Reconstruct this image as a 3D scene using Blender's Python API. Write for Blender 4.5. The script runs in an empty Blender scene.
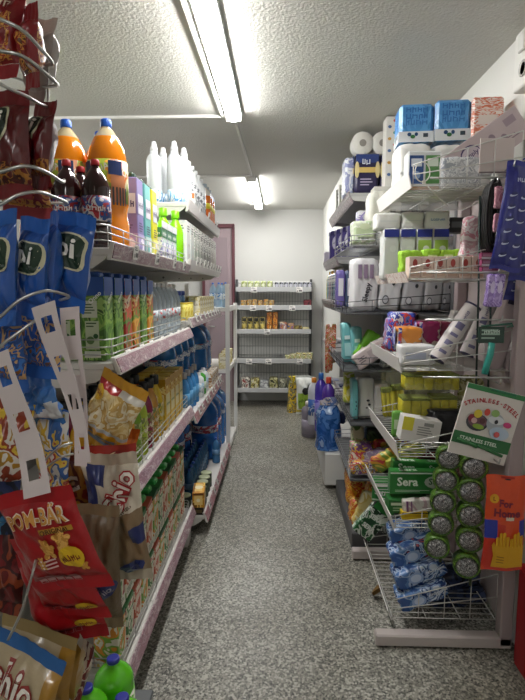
import bpy, bmesh, math, random
from mathutils import Vector, Matrix, Euler
rnd = random.Random(11)
PI = math.pi
COL = bpy.context.scene.collection

# ------------------------------------------------------------------ camera frame
F = 505.0
EYE = Vector((0.0, 0.0, 1.46))
PITCH = math.atan(59.0 / F)
YAW = math.atan(17.5 / F * math.cos(PITCH))
CAM_EUL = Euler((PI / 2 - PITCH, 0, YAW), 'XYZ')
CAM_R = CAM_EUL.to_matrix()


def at(px, py, Y):
    """World point that the photo shows at (px, py), at distance Y along the aisle."""
    d = CAM_R @ Vector(((px - 262.5) / F, -(py - 350.0) / F, -1.0))
    return EYE + d * (Y / d.y)


def xat(px, Y, z=1.2):
    """World x of image column px for a point at height z and distance Y."""
    p = at(px, 350, Y)
    for _ in range(3):
        q = at(px, 291 + (1.46 - z) * F / Y, Y)
        p = q
    return p.x


# ------------------------------------------------------------------ materials
_M = {}


def lin(h):
    h = h.lstrip('#')
    out = []
    for i in (0, 2, 4):
        c = int(h[i:i + 2], 16) / 255.0
        out.append(c / 12.92 if c <= 0.04045 else ((c + 0.055) / 1.055) ** 2.4)
    return (out[0], out[1], out[2], 1.0)


def mat(col, rough=0.45, metal=0.0, alpha=1.0, bump=0.0, bscale=60.0, trans=0.0, emit=0.0, var=0.0, coat=0.0):
    key = (col, rough, metal, alpha, bump, bscale, trans, emit, var, coat)
    if key in _M:
        return _M[key]
    m = bpy.data.materials.new('mat_' + col.strip('#'))
    m.use_nodes = True
    nt = m.node_tree
    b = nt.nodes['Principled BSDF']
    b.inputs['Base Color'].default_value = lin(col)
    b.inputs['Roughness'].default_value = rough
    b.inputs['Metallic'].default_value = metal
    b.inputs['Alpha'].default_value = alpha
    b.inputs['Transmission Weight'].default_value = trans
    b.inputs['Coat Weight'].default_value = coat
    if emit:
        b.inputs['Emission Color'].default_value = (1.0, 0.985, 0.96, 1)
        b.inputs['Emission Strength'].default_value = emit
    if bump or var:
        tc = nt.nodes.new('ShaderNodeTexCoord')
        n = nt.nodes.new('ShaderNodeTexNoise')
        n.inputs['Scale'].default_value = bscale
        n.inputs['Detail'].default_value = 3
        nt.links.new(tc.outputs['Object'], n.inputs['Vector'])
        if bump:
            bp = nt.nodes.new('ShaderNodeBump')
            bp.inputs['Strength'].default_value = bump
            bp.inputs['Distance'].default_value = 0.01
            nt.links.new(n.outputs['Fac'], bp.inputs['Height'])
            nt.links.new(bp.outputs['Normal'], b.inputs['Normal'])
        if var:
            mx = nt.nodes.new('ShaderNodeMix')
            mx.data_type = 'RGBA'
            c = lin(col)
            mx.inputs['A'].default_value = tuple(max(0, x * (1 - var)) for x in c[:3]) + (1,)
            mx.inputs['B'].default_value = tuple(min(1, x * (1 + var)) for x in c[:3]) + (1,)
            nt.links.new(n.outputs['Fac'], mx.inputs['Factor'])
            nt.links.new(mx.outputs['Result'], b.inputs['Base Color'])
    _M[key] = m
    return m


def printed(cols, scale=40.0, rough=0.4, stretch=(1, 1, 1), metal=0.0, bump=0.0):
    """Busy printed packaging: cells of several inks."""
    key = ('pr', tuple(cols), scale, rough, stretch, metal, bump)
    if key in _M:
        return _M[key]
    m = bpy.data.materials.new('print_' + cols[0].strip('#'))
    m.use_nodes = True
    nt = m.node_tree
    b = nt.nodes['Principled BSDF']
    b.inputs['Roughness'].default_value = rough
    b.inputs['Metallic'].default_value = metal
    tc = nt.nodes.new('ShaderNodeTexCoord')
    mp = nt.nodes.new('ShaderNodeMapping')
    mp.inputs['Scale'].default_value = stretch
    no = nt.nodes.new('ShaderNodeTexNoise')
    no.inputs['Scale'].default_value = scale
    no.inputs['Detail'].default_value = 2.5
    no.inputs['Roughness'].default_value = 0.6
    no.inputs['Distortion'].default_value = 0.8
    rp = nt.nodes.new('ShaderNodeValToRGB')
    rp.color_ramp.interpolation = 'CONSTANT'
    el = rp.color_ramp.elements
    n = len(cols)
    while len(el) < n:
        el.new(0.5)
    for i, c in enumerate(cols):
        el[i].position = 0.0 if i == 0 else 0.33 + 0.34 * i / n
        el[i].color = lin(c)
    nt.links.new(tc.outputs['Object'], mp.inputs['Vector'])
    nt.links.new(mp.outputs['Vector'], no.inputs['Vector'])
    nt.links.new(no.outputs['Fac'], rp.inputs['Fac'])
    nt.links.new(rp.outputs['Color'], b.inputs['Base Color'])
    if bump:
        bp = nt.nodes.new('ShaderNodeBump')
        bp.inputs['Strength'].default_value = bump
        bp.inputs['Distance'].default_value = 0.01
        nt.links.new(no.outputs['Fac'], bp.inputs['Height'])
        nt.links.new(bp.outputs['Normal'], b.inputs['Normal'])
    _M[key] = m
    return m


def M_(c):
    return mat(c) if isinstance(c, str) else c


FILM = lambda c: mat(c, rough=0.28, bump=0.35, bscale=28.0, coat=0.3)
WHITE = mat('#e9e8e4', 0.45)
STEEL = mat('#b9b9b6', 0.3, 0.85)
WIREW = mat('#c9c8c4', 0.35, 0.3)
RACKW = mat('#d3d0cb', 0.4)
RACKG = mat('#8d8f90', 0.45, 0.2)
PINKSTRIP = mat('#b58f97', 0.35)
CLEAR = mat('#dfe6e8', 0.12, alpha=0.38)


# ------------------------------------------------------------------ text
_T = {}
FAINT = {'Cola', 'Tea', 'Mint', 'Nar', 'Limon', 'Krem', 'Kakao', 'Meyve', 'Saf Su', 'nuss', 'puf', 'SOFT', 'CARE', 'PURE', 'ROLL', 'BRUSH', 'inox', 'napkin', 'Fresh', 'baby', 'MIYU', 'tortillas', 'ONUR', 'R5'}


def faint_marks(body):
    """Small print too blurred to read: letter sized strokes without any word."""
    r = random.Random(len(body) * 7 + ord(body[0]))
    vs, fs, x = [], [], 0.0
    for ch in body:
        if ch == ' ':
            x += .3
            continue
        w, h, b = r.uniform(.35, .6), r.uniform(.5, .75), r.choice((0, 0, -.12))
        for (x0, y0, x1, y1) in ((x, b, x + .13, b + h), (x + w - .13, 0, x + w, h * r.uniform(.6, 1)), (x + .13, r.choice((0, h * .4, h * .8 - .1)), x + w - .13, 0)):
            if y1 == 0: y1 = y0 + .12
            k = len(vs)
            vs += [(x0, y0), (x1, y0), (x1, y1), (x0, y1)]
            fs.append((k, k + 1, k + 2, k + 3))
        x += w + .14
    x0 = min(v[0] for v in vs); x1 = max(v[0] for v in vs)
    y0 = min(v[1] for v in vs); y1 = max(v[1] for v in vs)
    s = 1.0 / (x1 - x0)
    return [((a - (x0 + x1) / 2) * s, (b - (y0 + y1) / 2) * s) for a, b in vs], fs, (y1 - y0) * s


def text_mesh(body, bold=0.0):
    key = (body, bold)
    if key in _T:
        return _T[key]
    if body in FAINT:
        _T[key] = faint_marks(body)
        return _T[key]
    cu = bpy.data.curves.new('lettering', 'FONT')
    cu.body = body
    cu.size = 1.0
    cu.offset = bold
    cu.resolution_u = 2
    o = bpy.data.objects.new('lettering', cu)
    COL.objects.link(o)
    dg = bpy.context.evaluated_depsgraph_get()
    me = bpy.data.meshes.new_from_object(o.evaluated_get(dg))
    vs = [(v.co.x, v.co.y) for v in me.vertices]
    fs = [tuple(p.vertices) for p in me.polygons]
    if vs:
        x0 = min(v[0] for v in vs); x1 = max(v[0] for v in vs)
        y0 = min(v[1] for v in vs); y1 = max(v[1] for v in vs)
        s = 1.0 / max(x1 - x0, 1e-6)
        vs = [((x - (x0 + x1) / 2) * s, (y - (y0 + y1) / 2) * s) for x, y in vs]
        asp = (y1 - y0) * s
    else:
        asp = 1
    bpy.data.objects.remove(o)
    bpy.data.curves.remove(cu)
    bpy.data.meshes.remove(me)
    _T[key] = (vs, fs, asp)
    return _T[key]


_RB = {}


def rbox_geo(sz, bev, seg):
    key = (tuple(round(x, 4) for x in sz), round(bev, 4), seg)
    if key in _RB:
        return _RB[key]
    bm = bmesh.new()
    bmesh.ops.create_cube(bm, size=1.0)
    bmesh.ops.scale(bm, vec=sz, verts=bm.verts)
    if bev > 0:
        bmesh.ops.bevel(bm, geom=list(bm.edges), offset=bev, segments=seg, affect='EDGES', profile=0.5)
    bm.verts.index_update()
    out = ([v.co.copy() for v in bm.verts], [tuple(v.index for v in f.verts) for f in bm.faces])
    bm.free()
    _RB[key] = out
    return out


class MB:
    def __init__(s):
        s.v = []; s.f = []; s.m = []; s.s = []; s.mats = []

    def mi(s, m):
        m = M_(m)
        if m not in s.mats:
            s.mats.append(m)
        return s.mats.index(m)

    def add(s, vs, fs, m, smooth=False, T=None):
        b = len(s.v)
        s.v.extend((T @ Vector(v)) if T else Vector(v) for v in vs)
        k = s.mi(m)
        for f in fs:
            s.f.append(tuple(b + i for i in f)); s.m.append(k); s.s.append(smooth)
        return s

    def box(s, c, sz, m, bev=0.0, seg=1, T=None, smooth=False):
        vs, fs = rbox_geo(sz, min(bev, min(sz) * 0.45), seg)
        c = Vector(c)
        return s.add([v + c for v in vs], fs, m, smooth, T)

    def prism(s, poly, y0, y1, m, axis='y', T=None):
        """poly in two axes, extruded along the third."""
        n = len(poly)
        if axis == 'y':
            vs = [(a, y0, b) for a, b in poly] + [(a, y1, b) for a, b in poly]
        elif axis == 'x':
            vs = [(y0, a, b) for a, b in poly] + [(y1, a, b) for a, b in poly]
        else:
            vs = [(a, b, y0) for a, b in poly] + [(a, b, y1) for a, b in poly]
        fs = [tuple(range(n)), tuple(range(2 * n - 1, n - 1, -1))]
        fs += [(i, i + n, (i + 1) % n + n, (i + 1) % n) for i in range(n)]
        return s.add(vs, fs, m, False, T)

    def lathe(s, prof, m, seg=16, c=(0, 0, 0), matf=None, smooth=True, T=None, sx=1.0, sy=1.0):
        c = Vector(c)
        b = len(s.v)
        n = len(prof)
        for r, z in prof:
            for k in range(seg):
                a = 2 * PI * k / seg
                v = c + Vector((r * math.cos(a) * sx, r * math.sin(a) * sy, z))
                s.v.append((T @ v) if T else v)
        for i in range(n - 1):
            for k in range(seg):
                k2 = (k + 1) % seg
                s.f.append((b + i * seg + k, b + i * seg + k2, b + (i + 1) * seg + k2, b + (i + 1) * seg + k))
                mm = matf(i, k) if matf else m
                s.m.append(s.mi(mm)); s.s.append(smooth)
        for i in (0, n - 1):
            if prof[i][0] > 1e-5:
                idx = [b + i * seg + k for k in range(seg)]
                if i == 0:
                    idx.reverse()
                s.f.append(tuple(idx)); s.m.append(s.mi(matf(min(i, n - 2), 0) if matf else m)); s.s.append(False)
        return s

    def tube(s, pts, r, m, seg=6, closed=False):
        pts = [Vector(p) for p in pts]
        n = len(pts)
        b = len(s.v)
        k = s.mi(m)
        up = Vector((0.13, 0.21, 0.97)).normalized()
        for i, p in enumerate(pts):
            if closed:
                t = pts[(i + 1) % n] - pts[i - 1]
            else:
                t = pts[min(i + 1, n - 1)] - pts[max(i - 1, 0)]
            t.normalize()
            a = t.cross(up)
            if a.length < 0.05:
                a = t.cross(Vector((1, 0, 0)))
            a.normalize()
            c = t.cross(a)
            for j in range(seg):
                an = 2 * PI * j / seg
                s.v.append(p + a * (r * math.cos(an)) + c * (r * math.sin(an)))
        for i in range(n if closed else n - 1):
            i2 = (i + 1) % n
            for j in range(seg):
                j2 = (j + 1) % seg
                s.f.append((b + i * seg + j, b + i * seg + j2, b + i2 * seg + j2, b + i2 * seg + j)); s.m.append(k); s.s.append(True)
        if not closed:
            s.f.append(tuple(b + j for j in range(seg))[::-1]); s.m.append(k); s.s.append(False)
            s.f.append(tuple(b + (n - 1) * seg + j for j in range(seg))); s.m.append(k); s.s.append(False)
        return s

    def surf(s, S, nu, nv, matf, smooth=True, flip=False):
        b = len(s.v)
        for j in range(nv + 1):
            for i in range(nu + 1):
                s.v.append(Vector(S(i / nu, j / nv)))
        for j in range(nv):
            for i in range(nu):
                mm = matf((i + .5) / nu, (j + .5) / nv) if callable(matf) else matf
                if mm is None:
                    continue
                q = (b + j * (nu + 1) + i, b + j * (nu + 1) + i + 1, b + (j + 1) * (nu + 1) + i + 1, b + (j + 1) * (nu + 1) + i)
                s.f.append(q[::-1] if flip else q); s.m.append(s.mi(mm)); s.s.append(smooth)
        return s

    def text(s, body, m, mp, cx, cy, w, rot=0.0, bold=0.0, ysc=1.0):
        """mp(x, y) maps flat coordinates to the surface."""
        vs, fs, asp = text_mesh(body, bold)
        ca, sa = math.cos(rot), math.sin(rot)
        pts = []
        for x, y in vs:
            x, y = x * w, y * w * ysc
            pts.append(mp(cx + x * ca - y * sa, cy + x * sa + y * ca))
        return s.add(pts, fs, m)

    def rect(s, m, mp, x0, y0, x1, y1, n=1, rot=0.0):
        cx, cy = (x0 + x1) / 2, (y0 + y1) / 2
        ca, sa = math.cos(rot), math.sin(rot)

        def S(u, v):
            x, y = (u - .5) * (x1 - x0), (v - .5) * (y1 - y0)
            return mp(cx + x * ca - y * sa, cy + x * sa + y * ca)
        return s.surf(S, n, n, m, smooth=False)

    def disc(s, m, mp, cx, cy, r, seg=16, ry=None, rot=0.0, rings=3, pw=2.0):
        ry = ry or r
        ca, sa = math.cos(rot), math.sin(rot)
        vs = [mp(cx, cy)]
        for j in range(1, rings + 1):
            for k in range(seg):
                a = 2 * PI * k / seg
                q = j / rings / (abs(math.cos(a)) ** pw + abs(math.sin(a)) ** pw) ** (1 / pw)
                x, y = r * q * math.cos(a), ry * q * math.sin(a)
                vs.append(mp(cx + x * ca - y * sa, cy + x * sa + y * ca))
        fs = [(0, 1 + k, 1 + (k + 1) % seg) for k in range(seg)]
        for j in range(rings - 1):
            for k in range(seg):
                b, k2 = 1 + j * seg, (k + 1) % seg
                fs.append((b + k, b + seg + k, b + seg + k2, b + k2))
        return s.add(vs, fs, m)

    def poly(s, m, mp, pts):
        return s.add([mp(*p) for p in pts], [tuple(range(len(pts)))], m)

    def build(s, name, parent=None, loc=None):
        me = bpy.data.meshes.new(name)
        me.from_pydata([tuple(v) for v in s.v], [], s.f)
        for m in s.mats:
            me.materials.append(m)
        me.polygons.foreach_set('material_index', s.m)
        me.polygons.foreach_set('use_smooth', s.s)
        me.update()
        o = bpy.data.objects.new(name, me)
        COL.objects.link(o)
        if parent:
            o.parent = parent
        if loc:
            o.location = loc
        return o


def plane_map(o, u, v, n, eps=0.0012):
    o, u, v, n = Vector(o), Vector(u), Vector(v), Vector(n)
    return lambda x, y: o + u * x + v * y + n * eps


def face_map(w, d, h, face, eps=0.0012):
    """Map of a box face (box centred in x and y, standing on z=0); returns map, face width, face height."""
    if face == 'F': return plane_map((0, -d / 2, h / 2), (1, 0, 0), (0, 0, 1), (0, -1, 0), eps), w, h
    if face == 'K': return plane_map((0, d / 2, h / 2), (-1, 0, 0), (0, 0, 1), (0, 1, 0), eps), w, h
    if face == 'L': return plane_map((-w / 2, 0, h / 2), (0, -1, 0), (0, 0, 1), (-1, 0, 0), eps), d, h
    if face == 'R': return plane_map((w / 2, 0, h / 2), (0, 1, 0), (0, 0, 1), (1, 0, 0), eps), d, h
    return plane_map((0, 0, h), (1, 0, 0), (0, 1, 0), (0, 0, 1), eps), w, d


def decals(mb, mp, fw, fh, ds):
    """ds: decals in unit face coordinates (-.5 .. .5), drawn one over the other."""
    lay = 0
    for d in ds:
        lay += 1
        e = 0.0003 * lay
        mq = (lambda e: (lambda x, y: mp(x, y) + e * (mp.nrm if hasattr(mp, 'nrm') else ZERO)))(e)
        k = d[0]
        if k == 'r': mb.rect(d[5], mq, d[1] * fw, d[2] * fh, d[3] * fw, d[4] * fh, 1, d[6] if len(d) > 6 else 0)
        elif k == 'c': mb.disc(d[4], mq, d[1] * fw, d[2] * fh, d[3] * fw, 16, (d[5] * fh if len(d) > 5 else None))
        elif k == 't': mb.text(d[1], d[5], mq, d[2] * fw, d[3] * fh, d[4] * fw, d[6] if len(d) > 6 else 0, d[7] if len(d) > 7 else 0.015, d[8] if len(d) > 8 else 1)
        elif k == 'l':
            n = d[5]
            for i in range(n):
                y = d[2] + (d[4] - d[2]) * (i + .5) / n
                hh = abs(d[4] - d[2]) / n * 0.22
                x1 = d[1] + (d[3] - d[1]) * (0.65 + 0.35 * ((i * 37) % 10) / 10)
                mb.rect(d[6], mq, d[1] * fw, (y - hh) * fh, x1 * fw, (y + hh) * fh)
        elif k == 'p': mb.poly(d[2], mq, [(x * fw, y * fh) for x, y in d[1]])


ZERO = Vector((0, 0, 0))


def fdecals(mb, w, d, h, face, ds):
    for i, x in enumerate(ds):
        mp, fw, fh = face_map(w, d, h, face, 0.0010 + 0.0004 * i)
        decals(mb, mp, fw, fh, [x])


# ------------------------------------------------------------------ objects
def empty(name, loc=(0, 0, 0)):
    o = bpy.data.objects.new(name, None)
    o.empty_display_size = 0.05
    COL.objects.link(o)
    o.location = loc
    return o


def tag(o, label, cat, group=None, kind=None):
    o['label'] = label
    o['category'] = cat
    if group: o['group'] = group
    if kind: o['kind'] = kind
    return o


def dup_tree(o, parent=None):
    c = o.copy()
    COL.objects.link(c)
    if parent: c.parent = parent
    for ch in list(o.children):
        dup_tree(ch, c)
    return c


_P = {}


def put(key, builder, name, label, cat, loc, rz=0.0, rx=0.0, ry=0.0, group=None, scale=None):
    """First use of a key builds the thing, later uses copy it with its parts."""
    if key in _P:
        o = dup_tree(_P[key])
        for k in ('label', 'category', 'group'):
            if k in o: del o[k]
        o.name = name
    else:
        o = builder(name)
        _P[key] = o
    o.location = loc
    o.rotation_euler = Matrix.Rotation(ry, 3, 'Y').to_4x4().to_euler() if False else (Matrix.Rotation(ry, 3, 'Y') @ Matrix.Rotation(rx, 3, 'X') @ Matrix.Rotation(rz, 3, 'Z')).to_euler()
    o.scale = (scale if scale else (1, 1, 1)) if not isinstance(scale, (int, float)) else (scale,) * 3
    tag(o, label, cat, group)
    return o


ORD = ['first', 'second', 'third', 'fourth', 'fifth', 'sixth', 'seventh', 'eighth', 'ninth', 'tenth', 'eleventh', 'twelfth', 'thirteenth',
       'fourteenth', 'fifteenth', 'sixteenth', 'seventeenth', 'eighteenth', 'nineteenth', 'twentieth']


def struct(o, label=None):
    o['kind'] = 'structure'
    if label: o['label'] = label
    o['category'] = 'room'
    return o
# ================================================================== product builders
def cyl_map(r, z0, eps=0.0012, a0=-PI / 2):
    """flat x wraps around the cylinder, a0 faces -Y."""
    return lambda x, y: Vector(((r + eps) * math.cos(a0 + x / r), (r + eps) * math.sin(a0 + x / r), z0 + y))


def prof_of(kind, h, r):
    if kind == 'soda':
        return [(r * .72, 0), (r * .95, h * .015), (r, h * .05), (r, h * .20), (r * .94, h * .24), (r, h * .28), (r, h * .55), (r * .95, h * .60), (r * .99, h * .66),
                (r * .88, h * .74), (r * .66, h * .82), (r * .40, h * .88), (r * .27, h * .91), (r * .27, h * .95)]
    if kind == 'large':
        return [(r * .78, 0), (r * .96, h * .012), (r, h * .05), (r, h * .22), (r * .93, h * .26), (r * .92, h * .30), (r, h * .36), (r, h * .50), (r * 1.0, h * .64), (r * .97, h * .70),
                (r * .86, h * .78), (r * .62, h * .86), (r * .36, h * .915), (r * .24, h * .935), (r * .24, h * .96)]
    if kind == 'big':
        return [(r * .75, 0), (r * .96, h * .012), (r, h * .04), (r, h * .10), (r * .93, h * .125), (r, h * .15), (r, h * .22), (r * .93, h * .245), (r, h * .27),
                (r, h * .38), (r * .97, h * .40), (r * .97, h * .55), (r, h * .57), (r, h * .63), (r * .94, h * .655), (r, h * .68), (r * .95, h * .74), (r * .82, h * .81), (r * .58, h * .87), (r * .34, h * .905), (r * .27, h * .92), (r * .27, h * .955)]
    if kind == 'spray':
        return [(r * .9, 0), (r, h * .02), (r, h * .68), (r * .92, h * .73), (r * .68, h * .78), (r * .52, h * .80), (r * .52, h * .84)]
    if kind == 'syrup':
        return [(r * .9, 0), (r, h * .02), (r, h * .60), (r * .85, h * .70), (r * .50, h * .80), (r * .40, h * .84), (r * .40, h * .90)]
    if kind == 'flat':
        return [(r * .88, 0), (r, h * .03), (r, h * .70), (r * .90, h * .80), (r * .5, h * .87), (r * .34, h * .89), (r * .34, h * .92)]
    if kind == 'jar':
        return [(r * .9, 0), (r, h * .05), (r, h * .75), (r * .88, h * .82), (r * .88, h * .86)]
    return [(r * .95, 0), (r, h * .03), (r, h * .9), (r * .9, h * .97)]


CAPP = {'large': (.94, .27, 1.0), 'soda': (.93, .31, 1.0), 'big': (.925, .33, 1.0), 'spray': (.82, .45, 1.0), 'syrup': (.85, .52, 1.0), 'flat': (.90, .42, 1.0), 'jar': (.83, 1.0, 1.0), 'can': (.96, .9, 1.0)}


def bottle(kind, h, r, body, cap, lab=None, lz=(.27, .56), txt=(), sx=1.0, sy=1.0, seg=18, band=None, fill=None, trig=False):
    """txt: (string, colour, height fraction, width in radians of arc, rotation)."""
    def B(name):
        root = empty(name)
        mb = MB()
        pr = prof_of(kind, h, r)
        def mf(i, k):
            if fill and pr[i][1] >= fill[1] * h:
                return M_(fill[0])
            return M_(body)
        mb.lathe(pr, M_(body), seg, matf=mf, sx=sx, sy=sy)
        mb.build('bottle_body', root)
        z0, rr, z1 = CAPP[kind]
        mb = MB()
        cr = r * rr
        if kind == 'spray':
            mb.lathe([(cr * 1.1, h * z0), (cr * 1.1, h * .90), (cr * .85, h * .92), (cr * .7, h * .985), (cr * .45, h)], M_(cap), 14, sx=sx, sy=sy)
        else:
            mb.lathe([(cr, h * z0), (cr * 1.03, h * z0 + (h - h * z0) * .15), (cr, h * z1 * .99), (cr * .8, h * z1)], M_(cap), 14)
        if trig:
            mb.box((0, -cr * .9, h * .97), (cr * 1.1, cr * 2.4, h * .05), M_(cap), .004)
            mb.box((0, -cr * 1.4, h * .92), (cr * .6, cr * .5, h * .07), M_(cap), .003)
        mb.build('cap', root)
        if lab:
            mb = MB()
            sc = 1.004 if kind != 'soda' else 1.006
            za, zb = lz
            if callable(lab):
                lab(mb, r * sc, h * za, h * zb)
            else:
                mb.lathe([(r * sc, h * za), (r * sc, h * (za + zb) / 2), (r * sc, h * zb)], M_(lab), seg, sx=sx, sy=sy)
            for (t, c, fz, wr, rot) in txt:
                cm = cyl_map(r * sc, h * (za + zb) / 2 + (fz) * h, .001)
                mp = (lambda x, y, cm=cm: (lambda p: Vector((p.x * sx, p.y * sy, p.z)))(cm(x, y)))
                for off in (0.0, PI / 2, -PI / 2):
                    mb.text(t, M_(c), mp, off * r, 0, wr * r, rot, .02)
            mb.build('label_sleeve', root)
        return root
    return B


def box(w, d, h, mats, decs=(), bev=0.002, lid=None, cap=None, flap=None, split_label=None):
    """mats: main material or dict of faces. decs: (faces string, [decals])."""
    def B(name):
        extra = []
        mb = MB()
        mb.box((0, 0, h / 2), (w, d, h), M_(mats), bev)
        for faces, ds in decs:
            for f in faces:
                fdecals(mb, w, d, h, f, ds)
        if not (lid or cap or flap):
            return mb.build(name)
        root = empty(name)
        mb.build('carton', root)
        if lid:
            l = MB()
            l.box((0, 0, h + lid[1] / 2), (w * 1.02, d * 1.02, lid[1]), M_(lid[0]), bev)
            l.build('lid', root)
        if cap:
            c = MB()
            cw = min(w, d) * cap[1]
            c.box((0, cap[2] * d if len(cap) > 2 else 0, h + cw * .22), (cw, cw, cw * .44), M_(cap[0]), cw * .12)
            c.build('cap', root)
        if flap:
            fl = MB()
            fl.box((0, -d / 2 - .002, h + flap[1] / 2), (w, .003, flap[1]), M_(flap[0]))
            fl.build('flap', root)
        return root
    return B


def soft(w, d, h, m, decs=(), r=None, wob=0.004, seed=0, wrap=None, sq=9.0):
    """Film wrapped soft pack: rounded block with small dents and a gathered top seam."""
    def B(name):
        rr = random.Random(seed + 5)
        bm = bmesh.new()
        bmesh.ops.create_cube(bm, size=1.0)
        bmesh.ops.subdivide_edges(bm, edges=list(bm.edges), cuts=7, use_grid_fill=True)
        ph = [rr.uniform(0, 6) for _ in range(6)]
        p = sq
        vs = []
        for v in bm.verts:
            x, y, z = v.co * 2
            n = (abs(x) ** p + abs(y) ** p + abs(z) ** p) ** (1 / p)
            x, y, z = x / n, y / n, z / n
            q = Vector((x * w / 2, y * d / 2, h / 2 + z * h / 2))
            k = wob * (math.sin(9 * x + ph[0] + 4 * z) * math.sin(7 * z + ph[1]) + math.sin(11 * y + ph[2]) * .6)
            q += Vector((x, y, z * .3)) * k
            vs.append(q)
        bm.verts.index_update()
        fs = [tuple(v.index for v in f.verts) for f in bm.faces]
        bm.free()
        mb = MB()
        mb.add(vs, fs, M_(m), True)
        for faces, ds in decs:
            for f in faces:
                for i, x in enumerate(ds):
                    mp0, fw, fh = face_map(w * .99, d * .99, h, f, wob * 1.3 + .0015 + .0005 * i)
                    decals(mb, mp0, fw * .94, fh * .94, [x])
        if not wrap:
            return mb.build(name)
        root = empty(name)
        mb.build('wrapped_block', root)
        s = MB()
        s.surf(lambda u, v: (w * (u - .5) * .9, math.sin(u * 40) * .003, h * .985 + v * .03 + .004 * math.sin(u * 23)), 24, 2, M_(wrap))
        s.build('seal', root)
        return root
    return B


class Bag:
    """Pillow bag, centred, front to -Y. Decals by mapping flat coordinates on its front."""
    def __init__(s, w, h, t, seed=0, seal=.045, pinch=.06, wob=.5, puff=.5):
        s.w, s.h, s.t, s.seal, s.pinch, s.wob, s.puff = w, h, t, seal, pinch, wob, puff
        rr = random.Random(seed)
        s.ph = [rr.uniform(0, 6.28) for _ in range(10)]

    def S(s, u, v, side=-1, off=0.0):
        x, y = 2 * u - 1, 2 * v - 1
        e = max(0.0, 1 - abs(x) ** 3.0)
        sv = s.seal / s.h * 2
        vv = min(1.0, abs(y) / (1 - sv))
        b = max(0.0, 1 - vv ** 2.6)
        th = s.t / 2 * (e ** s.puff) * (b ** .55)
        ph = s.ph
        edge = b ** .3 * (e ** .3)
        wr = s.wob * s.t * .10 * (math.sin(5 * x + 7 * y + ph[0]) + .7 * math.sin(13 * x - 6 * y + ph[1]) + .6 * math.sin(9 * y + ph[2] + 3 * math.sin(4 * x + ph[3])) + .5 * math.sin(17 * x + 15 * y + ph[4])) * (.25 + .75 * edge)
        # radiating folds near the seals
        wr += s.wob * s.t * .10 * math.sin(22 * x + ph[5]) * (abs(y) ** 4) * (1 if b > .01 else .25)
        px = x * s.w / 2 * (1 - s.pinch * b) + s.w * .008 * math.sin(6 * y + ph[6])
        pz = y * s.h / 2 + s.h * .012 * math.sin(3 * x + ph[7])
        bend = s.t * .25 * (x * math.sin(ph[8]) + y * math.cos(ph[9]))
        return Vector((px, side * th + wr + bend + side * off, pz))

    def mp(s, off=.002):
        return lambda x, y: s.S(x / s.w + .5, y / s.h + .5, -1, off)

    def make(s, name, front, back=None, decs=None, nu=22, nv=28, seals=None, parts=True, seal_name='seal'):
        root = empty(name) if parts else None
        fr = front if callable(front) else (lambda u, v: M_(front))
        bk = M_(back) if back else (M_(front) if not callable(front) else fr(.5, .5))
        sv = s.seal / s.h
        b0, b1 = sv * .9, 1 - sv * .9
        mb = MB()
        lo = (lambda u, v: (u, b0 + v * (b1 - b0))) if parts else (lambda u, v: (u, v))
        mb.surf(lambda u, v: s.S(*lo(u, v)), nu, nv, lambda u, v: fr(*lo(u, v)))
        mb.surf(lambda u, v: s.S(*lo(u, v), 1), nu // 2, nv // 2, bk, flip=True)
        if decs:
            decs(mb, s.mp)
        if not parts:
            return mb.build(name)
        mb.build('bag_film', root)
        sm = M_(seals) if seals else bk
        for nm, va, vb in (('top_seal', b1, 1.0), ('bottom_seal', 0.0, b0)):
            q = MB()
            q.surf(lambda u, v: s.S(u, va + v * (vb - va)) + Vector((0, .0012 * math.sin(v * 40), 0)), nu, 6, sm)
            q.surf(lambda u, v: s.S(u, va + v * (vb - va), 1) + Vector((0, .0012 * math.sin(v * 40) + .0006, 0)), nu, 6, sm, flip=True)
            q.build(nm, root)
        return root


def roll(r, w, hole, m, core='#8a8680'):
    """Paper roll, axis along Y, standing on z=0."""
    def B(name):
        root = empty(name)
        T = Matrix.Translation((0, 0, r)) @ Matrix.Rotation(PI / 2, 4, 'X')
        mb = MB()
        mb.lathe([(hole, -w / 2), (r * .96, -w / 2), (r, -w / 2 + .006), (r, w / 2 - .006), (r * .96, w / 2), (hole, w / 2)], m, 28, T=T)
        mb.build('paper', root)
        c = MB()
        c.lathe([(hole * 1.01, -w / 2 - .001), (hole * 1.01, w / 2 + .001)], core, 16, T=T)
        c.lathe([(hole * .9, w / 2 - .001), (hole * .9, -w / 2 + .001)], '#3c3a38', 16, T=T)
        c.build('cardboard_core', root)
        return root
    return B


def can(r, h, side, top, band=None, seg=18):
    def B(name):
        root = empty(name)
        mb = MB()
        mb.lathe([(r * .95, 0), (r, h * .03), (r, h * .5), (r, h * .94)], side, seg)
        if band:
            mb.lathe([(r * 1.005, h * .3), (r * 1.005, h * .7)], band, seg)
        mb.build('can_body', root)
        t = MB()
        t.lathe([(r * 1.02, h * .93), (r * 1.02, h * .985), (r * .9, h), (r * .3, h * .995)], top, seg)
        t.build('lid', root)
        return root
    return B


def tag_card(w=.05, h=.045, m='#eceae6', line='#5d5a5c'):
    def B(name):
        mb = MB()
        mb.box((0, 0, h / 2), (w, .003, h), m, .0008)
        fdecals(mb, w, .003, h, 'F', [('l', -.4, .38, .3, .1, 2, line), ('r', -.1, -.32, .42, -.02, line), ('r', -.42, -.36, -.2, -.1, '#9a9698')])
        return mb.build(name)
    return B
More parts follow.
